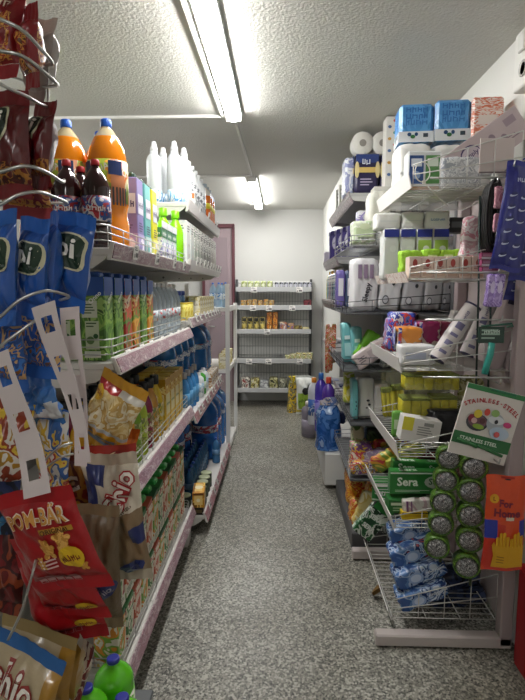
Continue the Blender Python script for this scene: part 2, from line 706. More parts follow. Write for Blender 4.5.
# ================================================================== the room
def stucco():
    m = mat('#c9c8c2', 0.85, bump=0.0, var=0.04, bscale=3.0)
    nt = m.node_tree
    b = nt.nodes['Principled BSDF']
    tc = nt.nodes.new('ShaderNodeTexCoord')
    n = nt.nodes.new('ShaderNodeTexNoise')
    n.inputs['Scale'].default_value = 85
    n.inputs['Detail'].default_value = 4
    bp = nt.nodes.new('ShaderNodeBump')
    bp.inputs['Strength'].default_value = 0.40
    bp.inputs['Distance'].default_value = 0.012
    nt.links.new(tc.outputs['Object'], n.inputs['Vector'])
    nt.links.new(n.outputs['Fac'], bp.inputs['Height'])
    nt.links.new(bp.outputs['Normal'], b.inputs['Normal'])
    return m


def terrazzo():
    m = bpy.data.materials.new('terrazzo')
    m.use_nodes = True
    nt = m.node_tree
    L = nt.links.new
    b = nt.nodes['Principled BSDF']
    b.inputs['Roughness'].default_value = 0.42
    tc = nt.nodes.new('ShaderNodeTexCoord')

    def vor(scale, thr0, thr1):
        v = nt.nodes.new('ShaderNodeTexVoronoi')
        v.inputs['Scale'].default_value = scale
        v.inputs['Randomness'].default_value = 1.0
        L(tc.outputs['Object'], v.inputs['Vector'])
        r = nt.nodes.new('ShaderNodeValToRGB')
        r.color_ramp.interpolation = 'LINEAR'
        return v, r
    v1, r1 = vor(125.0, 0, 0)
    L(v1.outputs['Color'], r1.inputs['Fac'])
    cols = ['#353533', '#7b7a74', '#a9a8a0', '#dddbd3', '#94938c', '#474743', '#cfcdc5']
    el = r1.color_ramp.elements
    r1.color_ramp.interpolation = 'CONSTANT'
    while len(el) < len(cols): el.new(.5)
    for i, c in enumerate(cols):
        el[i].position = [0, .22, .36, .52, .66, .74, .84][i]
        el[i].color = lin(c)
    v2, r2 = vor(280.0, 0, 0)
    L(v2.outputs['Color'], r2.inputs['Fac'])
    e2 = r2.color_ramp.elements
    r2.color_ramp.interpolation = 'CONSTANT'
    e2[0].color = lin('#2f2f2d'); e2[0].position = 0
    e2[1].color = lin('#a5a49d'); e2[1].position = .4
    mx = nt.nodes.new('ShaderNodeMix'); mx.data_type = 'RGBA'
    mx.inputs['Factor'].default_value = 0.38
    L(r1.outputs['Color'], mx.inputs['A']); L(r2.outputs['Color'], mx.inputs['B'])
    # brown stain patches
    n = nt.nodes.new('ShaderNodeTexNoise'); n.inputs['Scale'].default_value = 1.7; n.inputs['Detail'].default_value = 3
    L(tc.outputs['Object'], n.inputs['Vector'])
    r3 = nt.nodes.new('ShaderNodeValToRGB')
    r3.color_ramp.elements[0].position = .35; r3.color_ramp.elements[0].color = lin('#c4c0b6')
    r3.color_ramp.elements[1].position = .7; r3.color_ramp.elements[1].color = lin('#f4f3f0')
    L(n.outputs['Fac'], r3.inputs['Fac'])
    m2 = nt.nodes.new('ShaderNodeMix'); m2.data_type = 'RGBA'; m2.blend_type = 'MULTIPLY'
    m2.inputs['Factor'].default_value = 1.0
    L(mx.outputs['Result'], m2.inputs['A']); L(r3.outputs['Color'], m2.inputs['B'])
    L(m2.outputs['Result'], b.inputs['Base Color'])
    return m


ZC = 2.5
XL, XR, XRF, YB, YF, YJ = -3.2, 0.98, 0.55, 6.66, -1.8, 4.62
WALLM = mat('#d6d6d1', 0.8, var=0.05, bscale=2.5)
WALLB = mat('#c9c9c6', 0.8, var=0.04, bscale=2.0)


def slab(name, lo, hi, m):
    c = [(a + b) / 2 for a, b in zip(lo, hi)]
    s = [b - a for a, b in zip(lo, hi)]
    mb = MB()
    mb.box((0, 0, 0), s, m)
    return struct(mb.build(name, None, c))


slab('floor', (XL - .1, YF - .1, -.1), (XR + .1, YB + .1, 0), terrazzo())
slab('ceiling', (XL - .1, YF - .1, ZC), (XR + .1, YB + .1, ZC + .1), stucco())
slab('wall_back', (XL - .1, YB, 0), (XR + .1, YB + .1, ZC), WALLB)
slab('wall_left', (XL - .1, YF, 0), (XL, YB, ZC), WALLM)
slab('wall_right', (XR, YF, 0), (XR + .1, YJ, ZC), WALLM)
slab('wall_right_far', (XRF, YJ, 0), (XR + .1, YB, ZC), WALLM)
slab('wall_front', (XL - .1, YF - .1, 0), (XR + .1, YF, ZC), WALLM)

# mauve door in the back wall
d = empty('door_1', (-.80, YB - .001, 0))
struct(d, 'mauve door with dark red edge in the back wall')
mb = MB()
mb.box((0, -.02, 1.13), (.36, .04, 2.26), mat('#9c8a8f', .5))
mb.box((0, -.042, 1.75), (.24, .006, .8), mat('#8f7f85', .5), .004)
mb.box((0, -.042, .75), (.24, .006, .8), mat('#8f7f85', .5), .004)
mb.build('door_leaf', d)
mb = MB()
mb.box((.195, -.035, 1.15), (.035, .07, 2.30), mat('#5c3038', .5), .004)
mb.box((-.195, -.035, 1.15), (.035, .07, 2.30), mat('#5c3038', .5), .004)
mb.box((0, -.035, 2.29), (.425, .07, .05), mat('#5c3038', .5), .004)
mb.build('door_frame', d)
mb = MB()
mb.tube([(-.13, -.05, 1.0), (-.13, -.09, 1.0), (-.05, -.09, 1.0)], .01, STEEL)
mb.build('door_handle', d)

# red panel standing at the right wall by the camera
mb = MB()
mb.box((0, 0, .21), (.05, .10, .42), mat('#a3141c', .5), .004)
mb.box((-.027, 0, .21), (.006, .086, .38), mat('#8f1018', .5), .002)
o = mb.build('red_panel', None, (.953, 1.82, 0.001))
tag(o, 'red board standing on the floor beside the white post of the wire rack', 'board')

# ------------------------------------------------------------------ ceiling lights
def tube_light(name, x, y0, y1, label, strength):
    t = empty(name, (x, (y0 + y1) / 2, ZC))
    tag(t, label, 'light')
    L = y1 - y0
    mb = MB()
    mb.box((0, 0, -.012), (.10, L + .02, .022), mat('#dcdcd8', .4), .004)
    mb.build('fixture_base', t)
    mb = MB()
    r = .042
    prof = []
    for k in range(13):
        a = PI * k / 12
        prof.append((r * math.cos(a), -.022 - .036 * math.sin(a)))
    mb.prism(prof, -L / 2, L / 2, mat('#ffffff', .4, emit=strength))
    mb.build('diffuser', t)
    for s in (-1, 1):
        c = MB()
        c.box((0, s * (L / 2 + .006), -.03), (.09, .014, .05), mat('#e4e4e0', .4), .004)
        c.build('end_cap', t)
    return t


STR = 57.0
tube_light('ceiling_tube_light', -.275, 1.62, 3.08, 'long bright tube light on the ceiling, nearer and larger of the two', STR)
tube_light('ceiling_tube_light', -.262, 4.75, 6.25, 'short looking bright tube light on the ceiling near the back wall', STR)
tube_light('ceiling_tube_light', -.29, -1.55, -.15, 'unseen tube light on the ceiling behind the camera, dimmed as front fill', STR * .5)  # out of view, kept at reduced strength as front fill
tube_light('ceiling_tube_light', -2.0, 2.4, 3.9, 'unseen tube light added over the next aisle behind the drinks rack', STR)  # hidden lamp added to help light the ceiling on that side

# cable trunking
def trunk(label, a, b, w=.018):
    a, b = Vector(a), Vector(b)
    dd = (b - a)
    L = dd.length
    mb = MB()
    mb.box((0, 0, 0), (L, w, .014), mat('#e3e2de', .45), .002)
    mb.box((0, 0, -.008), (L, w * .7, .004), mat('#d2d1cc', .45), .001)
    o = mb.build('cable_trunking', None, (a + b) / 2 + Vector((0, 0, -.008)))
    o.rotation_euler = (0, 0, math.atan2(dd.y, dd.x))
    tag(o, label, 'trunking')


trunk('white cable trunking across the ceiling from the big tube light to the drinks side', (XL + .01, 3.13, ZC), (-.29, 3.13, ZC))
trunk('white cable trunking running along the ceiling between the two tube lights', (-.275, 3.15, ZC), (-.262, 4.66, ZC))
trunk('white cable trunking across the ceiling at the near end of the far tube light', (XL + .01, 4.70, ZC), (-.23, 4.70, ZC))
trunk('white cable trunking running beside the big tube light', (-.355, 1.2, ZC), (-.345, 3.11, ZC))

# white alarm siren box high on the right wall
s = empty('alarm_siren', (XR, 2.07, 2.345))
tag(s, 'white plastic siren box high on the wall above the tissue packs', 'alarm')
mb = MB()
mb.box((-.03, 0, 0), (.06, .16, .22), mat('#d9d8d3', .5), .01, 2)
mb.build('housing', s)
mb = MB()
T = Matrix.Translation((-.062, -.01, -.045)) @ Matrix.Rotation(-PI / 2, 4, 'Y')
mb.lathe([(.030, -.002), (.030, .004), (.024, .004), (.022, -.001)], '#b9b8b3', 18, T=T)
mb.lathe([(.022, .0005), (.0, .0005)], '#4c4a48', 18, T=T)
mb.build('speaker_hole', s)
mb = MB()
mb.box((-.066, .0, .055), (.012, .05, .07), mat('#cfcec9', .5), .004)
mb.build('cover', s)


# ================================================================== left racks
XBK = -.95


def lip(parent, xf, y0, y1, z, h=.052, tilt=.012, strip=True, stripm=None):
    if z < 1.45:
        tilt = -.020
        xf = xf + .021
    sh = MB()
    sh.prism([(xf - .012, z - h * .7), (xf, z - h * .7), (xf + tilt, z + h * .3), (xf + tilt - .012, z + h * .3)], y0, y1, RACKW)
    o = sh.build('shelf_lip', parent)
    if strip:
        st = MB()
        st.prism([(xf + .0005 + tilt * .1, z - h * .60), (xf + .004 + tilt * .1, z - h * .60), (xf + .004 + tilt * .92, z + h * .22), (xf + .0005 + tilt * .92, z + h * .22)], y0 + .006, y1 - .006, stripm or PRICEM)
        st.build('price_strip', o)
    return o


PRICEM = printed(['#93707a', '#a57f88', '#866570', '#b59da2', '#92757f', '#c4b6b6'], 14, .3, (1, 1, 3))
PRICEM2 = printed(['#a5636e', '#b0757e', '#93525e', '#c0a4a8', '#9b626e'], 16, .3, (1, 1, 3))


def shelf(parent, xf, y0, y1, z, h=.052, stripm=None, guard=0.0, xb=XBK):
    mb = MB()
    mb.box(((xf + xb) / 2, (y0 + y1) / 2, z - .012), (xf - xb - .006, y1 - y0, .024), RACKW, .003)
    s = mb.build('shelf_board', parent)
    for y in (y0 + .006, y1 - .006):
        b = MB()
        b.prism([(xb, z - .085), (xf - .16, z - .080), (xf - .06, z - .062), (xf - .02, z - .035), (xf - .013, z - .024), (xb, z - .024)], y - .005, y + .005, RACKW)
        for q in (.10, .2, .3):
            b.lathe([(.006, 0), (.006, .0015)], '#5a5956', 8, T=Matrix.Translation((xb + q, y - .005, z - .055)) @ Matrix.Rotation(PI / 2, 4, 'X'))
        b.build('shelf_bracket', s)
    lip(s, xf, y0, y1, z, h, stripm=stripm)
    if guard:
        g = MB()
        x = xf - .016
        for k in range(1, 4):
            zz = z + guard * k / 3
            g.tube([(x - .10, y0 + .012, zz), (x - .015, y0 + .012, zz), (x, y0 + .03, zz), (x, y1 - .03, zz), (x - .015, y1 - .012, zz), (x - .06, y1 - .012, zz)], .0022, STEEL)
        n = 9
        for i in range(n):
            yy = y0 + .03 + (y1 - y0 - .06) * i / (n - 1)
            g.tube([(x, yy, z - .004), (x, yy, z + guard)], .0018, STEEL, 5)
        g.build('wire_guard', s)
    return s


# near rack (drinks)
r1 = empty('shelving_rack', (0, 0, 0))
tag(r1, 'white drinks rack with pink price strips, nearest on the bottle side of the aisle', 'shelving rack')
for y in (1.54, 2.82):
    mb = MB(); mb.box((XBK - .02, y, .82), (.04, .05, 1.64), RACKW, .004); mb.build('upright', r1)
mb = MB(); mb.box((XBK - .012, 2.18, .86), (.012, 1.25, 1.5), mat("#bdbab4", .6)); mb.build('back_panel', r1)
ZD = [1.59, 1.24, .79, .19]
for z, g in zip(ZD, (.07, .07, .075, .05)):
    shelf(r1, -.51, 1.525, 2.835, z, guard=g)
mb = MB(); mb.box((-.74, 2.18, .085), (.36, 1.27, .15), mat('#8f8c88', .6), .004); mb.build('plinth', r1)
for y in (1.6, 2.77):
    mb = MB(); mb.box((-.545, y, .083), (.05, .10, .160), RACKW, .004); mb.build('foot', r1)

# far rack (water)
r2 = empty('shelving_rack', (0, 0, 0))
tag(r2, 'white water rack with slanted paper tags, second along the bottle side', 'shelving rack')
for y in (2.89, 4.26):
    mb = MB(); mb.box((XBK - .02, y, 1.0), (.04, .05, 2.0), RACKW, .004); mb.build('upright', r2)
mb = MB(); mb.box((XBK - .012, 3.57, 1.0), (.012, 1.34, 1.96), mat('#c9c6c1', .6)); mb.build('back_panel', r2)
ZW = [1.95, 1.62, 1.29, .73, .13]
for z, xf, hh, sm in zip(ZW, (-.515, -.515, -.515, -.50, -.445), (.07, .065, .055, .055, .06), (mat('#d8d2d0', .35), mat('#cfc6c5', .35), PRICEM, PRICEM2, PRICEM2)):
    shelf(r2, xf, 2.86, 4.28, z, hh, sm, guard=0)
mb = MB(); mb.box((-.72, 3.57, .055), (.40, 1.34, .09), mat('#6d6a68', .6), .004); mb.build('plinth', r2)

# white end frame after the water rack
r3 = empty('end_stand', (0, 0, 0))
tag(r3, 'narrow white post stand closing the water rack toward the back wall', 'stand')
for x, y, zt in ((-.452, 4.34, 1.52), (-.452, 5.1, 1.34), (-.80, 4.34, 1.52), (-.80, 5.1, 1.34)):
    mb = MB(); mb.box((x, y, zt / 2 + .001), (.035, .035, zt), mat('#dad9d5', .4), .003); mb.build('post', r3)
for z, m in ((.05, '#dad9d5'), (.76, '#e4e3df'), (1.30, '#d6d5d1')):
    mb = MB(); mb.box((-.626, 4.72, z), (.335, .74, .03), m, .003); s = mb.build('shelf_board', r3)
    mb = MB(); mb.box((-.452, 4.72, z), (.012, .72, .05), '#dedcd8', .003); mb.build('shelf_lip', s)

# ================================================================== back wall rack
r4 = empty('wire_mesh_rack', (0, 0, 0))
tag(r4, 'grey shelving rack with wire mesh back standing against the back wall', 'shelving rack')
GX0, GX1, GYF, GYB = -.56, .40, 6.22, 6.60
for x in (GX0, GX1):
    mb = MB(); mb.box((x, GYB, .81), (.03, .05, 1.60), mat('#4c4d4f', .5, .2), .003); mb.build('upright', r4)
    mb = MB(); mb.box((x, 6.42, .03), (.03, .38, .05), mat('#55565a', .5, .2), .003); mb.build('foot', r4)
mb = MB()
for i in range(26):
    x = GX0 + .02 + (GX1 - GX0 - .04) * i / 25
    mb.tube([(x, GYB - .02, .14), (x, GYB - .02, 1.58)], .003, mat('#9a9b9c', .4, .3), 4)
for i in range(13):
    z = .16 + 1.4 * i / 12
    mb.tube([(GX0 + .015, GYB - .014, z), (GX1 - .015, GYB - .014, z)], .003, mat('#9a9b9c', .4, .3), 4)
mb.build('mesh_back_panel', r4)
mb = MB(); mb.box(((GX0 + GX1) / 2, GYB + .015, .86), (GX1 - GX0, .006, 1.46), mat('#e0e0dd', .6)); mb.build('backing_sheet', r4)
ZB = [1.485, 1.262, .968, .60, .23]
for i, z in enumerate(ZB):
    mb = MB(); mb.box(((GX0 + GX1) / 2, 6.41, z - .012), (GX1 - GX0 - .03, .36, .018), mat('#9a9b9b', .5, .1), .002); s = mb.build('shelf_board', r4)
    mb = MB(); mb.box(((GX0 + GX1) / 2, GYF, z - .004), (GX1 - GX0 - .03, .014, .058), mat('#b4b5b6', .45, .1), .003); mb.build('shelf_lip', s)

# ================================================================== right racks (wire)
def wire_shelf(parent, x0, x1, y0, y1, z, h=.09, wm=WIREW, strip=None, back_rise=.06, r=.0024, step=.035, name='wire_shelf', rails=2, far_h=None, sheet=None):
    """front of the shelf at x0 (aisle), back at x1."""
    mb = MB()
    n = max(3, int((y1 - y0) / step))
    for i in range(n + 1):
        y = y0 + (y1 - y0) * i / n
        mb.tube([(x0, y, z), (x1, y, z)], r * .8, wm, 4)
    for k in range(4):
        x = x0 + (x1 - x0) * k / 3
        mb.tube([(x, y0, z - r), (x, y1, z - r)], r, wm, 5)
    s = mb.build(name, parent)
    for y in (y0, y1):
        q = MB()
        for k in range(1, rails + 1):
            f = k / rails
            q.tube([(x0, y, z + h * f * .55), (x1, y, z + h * f + back_rise * f)], r, wm, 5)
        nn = 5
        for i in range(nn):
            t = i / (nn - 1)
            x = x0 + (x1 - x0) * t
            q.tube([(x, y, z), (x, y, z + (h * .55) * (1 - t) + (h + back_rise) * t)], r * .8, wm, 4)
        q.build('side_rail', s)
    if strip:
        q = MB()
        q.prism([(x0 - .006, z - .012), (x0 - .002, z - .012), (x0 - .018, z + strip[1]), (x0 - .022, z + strip[1])], y0, y1, strip[0])
        q.build('price_strip', s)
    else:
        q = MB()
        for k in (1, 2):
            q.tube([(x0, y0, z + h * .275 * k), (x0, y1, z + h * .275 * k)], r, wm, 5)
        for i in range(6):
            y = y0 + (y1 - y0) * i / 5
            q.tube([(x0, y, z), (x0, y, z + h * .55)], r * .8, wm, 4)
        q.build('front_rail', s)
    if sheet:
        q = MB(); q.box(((x0 + x1) / 2, (y0 + y1) / 2, z - .008), (x1 - x0, y1 - y0, .006), sheet); q.build('tray_sheet', s)
    return s


POSTM = mat('#a99a9a', .45)
# rack A
rA = empty('wire_shelving_rack', (0, 0, 0))
tag(rA, 'white wire shelving rack nearest the camera on the household goods side', 'shelving rack')
YA0, YA1 = 1.985, 2.60
for y in (1.962, 2.64):
    mb = MB(); mb.box((.925, y, .985), (.05, .05, 1.93), POSTM, .004); mb.build('upright', rA)
    mb = MB(); mb.box((.675, y, .032), (.55, .05, .05), mat('#bdb3b0', .45), .006); mb.build('foot', rA)
mb = MB(); mb.box((.958, 2.365, 1.0), (.008, .60, 1.9), mat('#b7aaa9', .6)); mb.build('back_panel', rA)
STW = mat('#e6e3e0', .4)
wire_shelf(rA, .50, .90, YA0, YA1, 1.86, .13, strip=(STW, .045), back_rise=.06)
wire_shelf(rA, .50, .90, YA0, YA1, 1.505, .08, strip=(printed(['#d9c7bd', '#e8e2dc', '#c8a89c'], 60), .03))
wire_shelf(rA, .485, .90, YA0, YA1, 1.15, .10, strip=(STW, .05))
wire_shelf(rA, .485, .90, YA0, YA1, .80, .09, strip=(STW, .06))
wire_shelf(rA, .475, .90, YA0, YA1, .50, .09, strip=(STW, .05))
wire_shelf(rA, .475, .90, YA0, YA1, .105, .14, strip=(STW, .03))

def hook(p, q):
    mb = MB()
    p, q = Vector(p), Vector(q)
    mb.tube([p, q, q + Vector((0, -.006, .018))], .003, STEEL, 6)
    mb.build('display_hook', rA)


for hx, hz, hy in ((.800, 1.125, 1.835), (.795, .84, 1.795), (.60, .86, 1.94), (.655, .86, 1.94), (.835, 1.35, 1.93), (.815, 1.53, 1.93), (.835, 1.905, 1.90), (.885, 1.93, 1.915), (.80, 1.86, 1.95)):
    hook((hx, 1.972, hz), (hx, min(hy, 1.95), hz))
for z in (.86, 1.125, 1.35, 1.53, 1.88):
    mb = MB()
    mb.tube([(.56, 1.972, z), (.88, 1.972, z), (.90, 1.968, z), (.905, 1.965, z)], .004, STEEL, 6)
    mb.build('hook_bar', rA)
# rack B
DKW = mat('#45464a', .4, .4)
GRW = mat('#8c8d8f', .35, .5)
rB = empty('wire_shelving_rack', (0, 0, 0))
tag(rB, 'dark wire basket rack between the white wire rack and the toilet roll shelves', 'shelving rack')
YB0, YB1 = 2.72, 3.54
for y in (2.76, 3.52):
    mb = MB(); mb.box((.935, y, .99), (.03, .03, 1.97), mat('#6e6e70', .5, .2), .004); mb.build('upright', rB)
mb = MB(); mb.box((.958, 3.13, 1.0), (.008, .82, 2.0), mat('#9b9896', .6)); mb.build('back_panel', rB)
mb = MB(); mb.box((.68, 3.13, .056), (.54, .82, .10), mat('#4a4a4c', .5), .006); mb.build('plinth', rB)
for z, xf, hh, wm in ((1.70, .375, .09, GRW), (1.345, .355, .10, DKW), (1.035, .345, .10, DKW), (.735, .39, .07, DKW), (.42, .395, .09, GRW)):
    wire_shelf(rB, xf, .90, YB0, YB1, z, hh, wm, back_rise=0, step=.05, sheet=mat('#58595b', .5) if z < 1.6 else None, rails=2)

# rack C
rC = empty('shelving_rack', (0, 0, 0))
tag(rC, 'grey shelving rack with tilted price strips, farthest on the household goods side', 'shelving rack')
YC0, YC1 = 3.60, 4.56
for y in (3.63, 4.53):
    mb = MB(); mb.box((.93, y, 1.1), (.04, .04, 2.18), RACKG, .004); mb.build('upright', rC)
mb = MB(); mb.box((.958, 4.08, 1.1), (.008, .95, 2.16), mat('#c2c0bd', .6)); mb.build('back_panel', rC)
mb = MB(); mb.box((.645, 4.08, .15), (.62, .94, .24), mat('#d5d4cf', .5), .006); mb.build('plinth', rC)
mb = MB(); mb.box((.655, 4.08, .016), (.50, .90, .03), mat('#2c2b2a', .6)); mb.build('plinth_base', rC)


def cshelf(z, xf, YC0=YC0):
    mb = MB(); mb.box(((xf + .93) / 2, (YC0 + YC1) / 2, z - .012), (.93 - xf, YC1 - YC0, .022), mat('#a9a9a8', .5), .002); s = mb.build('shelf_board', rC)
    for y in (YC0 + .005, YC1 - .005):
        b = MB(); b.prism([(xf, z - .022), (xf + .04, z - .05), (.93, z - .075), (.93, z - .022)], y - .004, y + .004, mat('#b9b8b6', .45)); b.build('shelf_bracket', s)
    l = MB(); l.prism([(xf - .004, z + .005), (xf + .004, z + .008), (xf + .032, z - .062), (xf + .026, z - .066)], YC0, YC1, mat('#8f8386', .4)); q = l.build('shelf_lip', s)
    t = MB(); t.prism([(xf - .006, z - .002), (xf - .003, z + .0), (xf + .022, z - .055), (xf + .019, z - .057)], YC0 + .01, YC1 - .01, printed(['#8f8386', '#a99da0', '#77696d', '#b9b0b0'], 20, .3)); t.build('price_strip', q)


for z, xf in ((2.075, .43), (1.70, .385), (1.385, .375), (1.03, .39), (.68, .47)):
    cshelf(z, xf, 3.29 if z > 2 else YC0)
# ================================================================== drinks rack, top shelf
E_ = .0015
Z1, Z2, Z3, Z4 = ZD
Q90 = PI / 2
redlab = printed(['#8e1420', '#b3262e', '#d9d2d2', '#2b4f93', '#a01a26', '#6f1018'], 22, .35)
cola = bottle('soda', .272, .044, mat('#2a090c', .12, coat=.4), '#b0161e', redlab, (.30, .58), [('Cola', '#efe6e4', 0, 1.3, 0)])
for i, (x, y) in enumerate([(-.664, 1.60), (-.574, 1.60), (-.755, 1.61), (-.79, 1.70), (-.655, 1.69)]):
    put('cola', cola, 'soda_bottle', ('dark red soda bottle with red cap, ' + ['second from the aisle edge', 'nearest the aisle edge', 'half hidden behind the blue chip bags', 'in the row behind, farther from the aisle', 'in the row behind, nearer the aisle'][i]), 'bottle', (x, y, Z1 + E_), rz=.3 * i, group='dark red soda bottles')

olab = printed(['#e0872a', '#f0a63a', '#9fb53a', '#e8d7b0', '#d9731c', '#7c9a2e'], 9, .35, (1, 1, .6))


def orange_label(mb, r, za, zb):
    mb.lathe([(r, za), (r, (za + zb) / 2), (r, zb)], olab, 24, matf=lambda i, k: M_('#a9bd3c') if k in (14, 15, 16, 17) else (M_('#d98a5b') if k in (19, 20, 21) else M_(olab)))
    cm = cyl_map(r, (za + zb) / 2, .0015)
    for off in (-.95, .5):
        mb.rect('#22376e', lambda x, y, o=off: cm(x + o * r, y), -.35 * r, .02, .35 * r, .066, 6)
    for k in range(7):
        mb.rect('#3a3a3a', lambda x, y: cm(x + .55 * r, y), .012 * k - .04, -.08, .012 * k - .034, -.02, 1)


orange = bottle('large', .455, .069, mat('#e8860f', .12, coat=.5), '#1f5fc4', orange_label, (.37, .68), [('QUANS', '#f2efe6', .095, 1.5, .35)], seg=24, fill=(mat('#d9c9a0', .1, alpha=.75), .84))
for i, (x, y) in enumerate([(-.742, 1.80), (-.602, 1.80), (-.672, 1.935), (-.885, 1.87)]):
    put('orange', orange, 'juice_bottle', ['large orange juice bottle with blue cap behind the soda bottles', 'large orange juice bottle with blue cap at the shelf edge, beside the tea cartons',
        'large orange juice bottle whose blue cap peeks out behind the bottle at the edge', 'large orange juice bottle half hidden behind the dark red chip bags'][i], 'bottle', (x, y, Z1 + E_), rz=.4 * i - .2, group='orange juice bottles')


def tall_carton(c1, c2, lidc, txt):
    return box(.085, .085, .30, c1, [('FL', [('r', -.5, -.5, .5, -.2, c2), ('r', -.42, .05, .42, .3, '#dcd9e4'), ('t', txt, 0, .17, .7, '#3a2f66'), ('l', -.35, -.05, .35, -.18, 4, '#4d4a6a'), ('c', .1, -.33, .28, '#efe9f2'), ('c', -.1, -.36, .2, c1)])], .003, cap=(lidc, .62))


cart = [('#8a7fb5', '#b3a7d1', 'purple'), ('#6fb7b4', '#c3e0dc', 'teal'), ('#e3d92c', '#f1ec8a', 'yellow')]
for k, (a, b, nm) in enumerate(cart):
    for j in range(2):
        put('tc' + nm, tall_carton(a, b, '#1f4030', 'Tea'), 'drink_carton', f'tall {nm} drink carton with dark green cap, ' + ('at the edge of the top drinks shelf' if j == 0 else 'behind its twin on the top drinks shelf'), 'carton',
            (-.59 - .10 * j, 2.01 + .115 * k + .01 * j, Z1 + E_), rz=Q90, group='tall capped cartons on the top drinks shelf')
small = box(.10, .06, .155, printed(['#d9d4e4', '#8f8fc0', '#cfe0da', '#f0eef2', '#a6a0cc'], 18), [('FL', [('r', -.5, .22, .5, .5, '#3a7a52'), ('t', 'Mint', 0, .33, .7, '#f2f2f0'), ('c', 0, -.1, .3, '#e8e4ee')])], .002, flap=('#dfe0e6', .03))
for j in range(3):
    put('smallpk', small, 'display_box', f'small lilac and green display box with raised flap, {ORD[j]} beside the yellow carton', 'box', (-.565, 2.36 + .112 * j, Z1 + E_), rz=Q90, group='small lilac display boxes')
lime = bottle('syrup', .30, .043, mat('#86d312', .25), mat('#79c40e', .3), None)
for j, (x, y) in enumerate([(-.68, 2.46), (-.615, 2.69), (-.57, 2.785), (-.70, 2.75), (-.78, 2.56)]):
    put('lime', lime, 'bottle', 'bright lime green bottle ' + ['behind the small lilac boxes, nearest the yellow carton', 'between two lime bottles behind the lilac boxes', 'at the far end of the top drinks shelf by the edge', 'in the second row behind the lime bottle at the edge', 'deepest in the shelf behind the lilac boxes'][j], 'bottle', (x, y, Z1 + E_), group='lime green bottles')
blackb = bottle('syrup', .33, .045, mat('#24262a', .3), mat('#1b1c1e', .4), '#4c5157', (.2, .5))
for j, (x, y) in enumerate([(-.79, 2.06), (-.80, 2.20)]):
    put('blackb', blackb, 'bottle', 'black bottle standing behind the tall capped cartons, ' + ['nearer the orange juice', 'nearer the lime bottles'][j], 'bottle', (x, y, Z1 + E_), group='black bottles behind cartons')

# ------------------------------------------------------------------ second shelf: juice cartons and clear bottles
leaf = printed(['#3f6a24', '#5f8f35', '#86ad4a', '#4d7a2a', '#98bb62', '#35561d'], 12, .4)
warm = printed(['#d98a2b', '#e9b04a', '#6f9a3a', '#c9561f', '#f0cf83', '#8fae4a'], 12, .4)
redp = printed(['#a62a2a', '#5f8f35', '#cf5a3c', '#e0c9a0', '#7c1f28'], 12, .4)


def juice(bodym, name):
    return box(.082, .078, .262, bodym, [('FLR', [('r', -.5, .28, .5, .5, '#244f9c'), ('t', 'Onno', .12, .26, .62, '#f3f3ee', .75, .02)]), ('L', [('r', -.42, .02, .2, .22, '#c9cfb8'), ('l', -.38, .06, .16, .19, 4, '#41602f'),
               ('r', -.30, -.36, .25, -.02, '#b9c4a2'), ('l', -.26, -.1, .2, -.03, 2, '#3d5a2c'), ('r', -.36, -.46, .3, -.38, '#d4d7c8'), ('c', -.1, -.25, .16, '#5d7c47'), ('c', .12, -.2, .1, '#2e5a2a')])], .004, cap=('#2a55a6', .5))


kinds = [(leaf, 'green'), (leaf, 'green'), (warm, 'orange'), (redp, 'red'), (warm, 'orange')]
ys = [1.592, 1.695, 1.80, 1.905, 2.01, 2.115]
kk = ['green', 'green', 'red', 'orange', 'green', 'orange']
mk = {'green': leaf, 'orange': warm, 'red': redp}
for c in range(3):
    for j, y in enumerate(ys):
        if c == 2 and j > 2: continue
        nm = kk[(j + c) % 6] if c else kk[j]
        put('juice' + nm, juice(mk[nm], nm), 'juice_carton', f'{nm} juice carton with blue top, {ORD[j]} from near end, {["aisle row", "middle row", "inner row"][c]} of second drinks shelf', 'carton',
            (-.582 - .093 * c, y + .006 * c, Z2 + E_), rz=Q90, group='juice cartons')
clearb = bottle('soda', .255, .037, mat('#cfdbe2', .1, alpha=.42), '#e9e9e9', printed(['#d7dde0', '#e9ecee', '#b7c3cc', '#c9463c'], 30, .3), (.34, .52))
n = 0
for c in range(3):
    for j in range(7):
        y = 2.225 + .086 * j
        put('clearb', clearb, 'water_bottle', f'clear bottle with white cap, {ORD[j]} beyond the juice cartons, {["aisle row", "middle row", "inner row"][c]}', 'bottle', (-.578 - .088 * c, y, Z2 + E_), rz=j, group='clear bottles on the second drinks shelf')

# ------------------------------------------------------------------ third shelf: syrup bottles with black caps
scols = [('#6a4fa0', 'purple'), ('#c9612f', 'orange'), ('#e0a32a', 'amber'), ('#7fa52a', 'green'), ('#b8c940', 'lime'), ('#8e2544', 'crimson'), ('#c98f35', 'honey'), ('#d9b62c', 'yellow')]
for c in range(3):
    for j in range(8):
        col, nm = scols[(j + 2 * c) % 8]
        y = 1.64 + .092 * j
        put('syr' + nm, bottle('syrup', .285, .038, mat(col, .2, coat=.3), mat('#171717', .4), printed([col, '#d9cfa8', col, '#7d8a3c', '#c9b070'], 26, .35), (.12, .55), [('Nar', '#f3efe0', .04, 1.2, 0)]), 'syrup_bottle',
            f'{nm} bottle with black cap, {ORD[j]} from near end, {["aisle row", "middle row", "inner row"][c]}, third shelf', 'bottle', (-.58 - .09 * c, y, Z3 + E_), rz=Q90, group='black capped drink bottles')
ypack = box(.10, .085, .25, printed(['#d9b02a', '#e8c84a', '#c9971c', '#f0de8c'], 10), [('FL', [('r', -.4, -.2, .4, .2, '#efe2b0'), ('t', 'Limon', 0, 0, .7, '#5a7a1c'), ('r', -.5, .36, .5, .5, '#b98a14')])], .004)
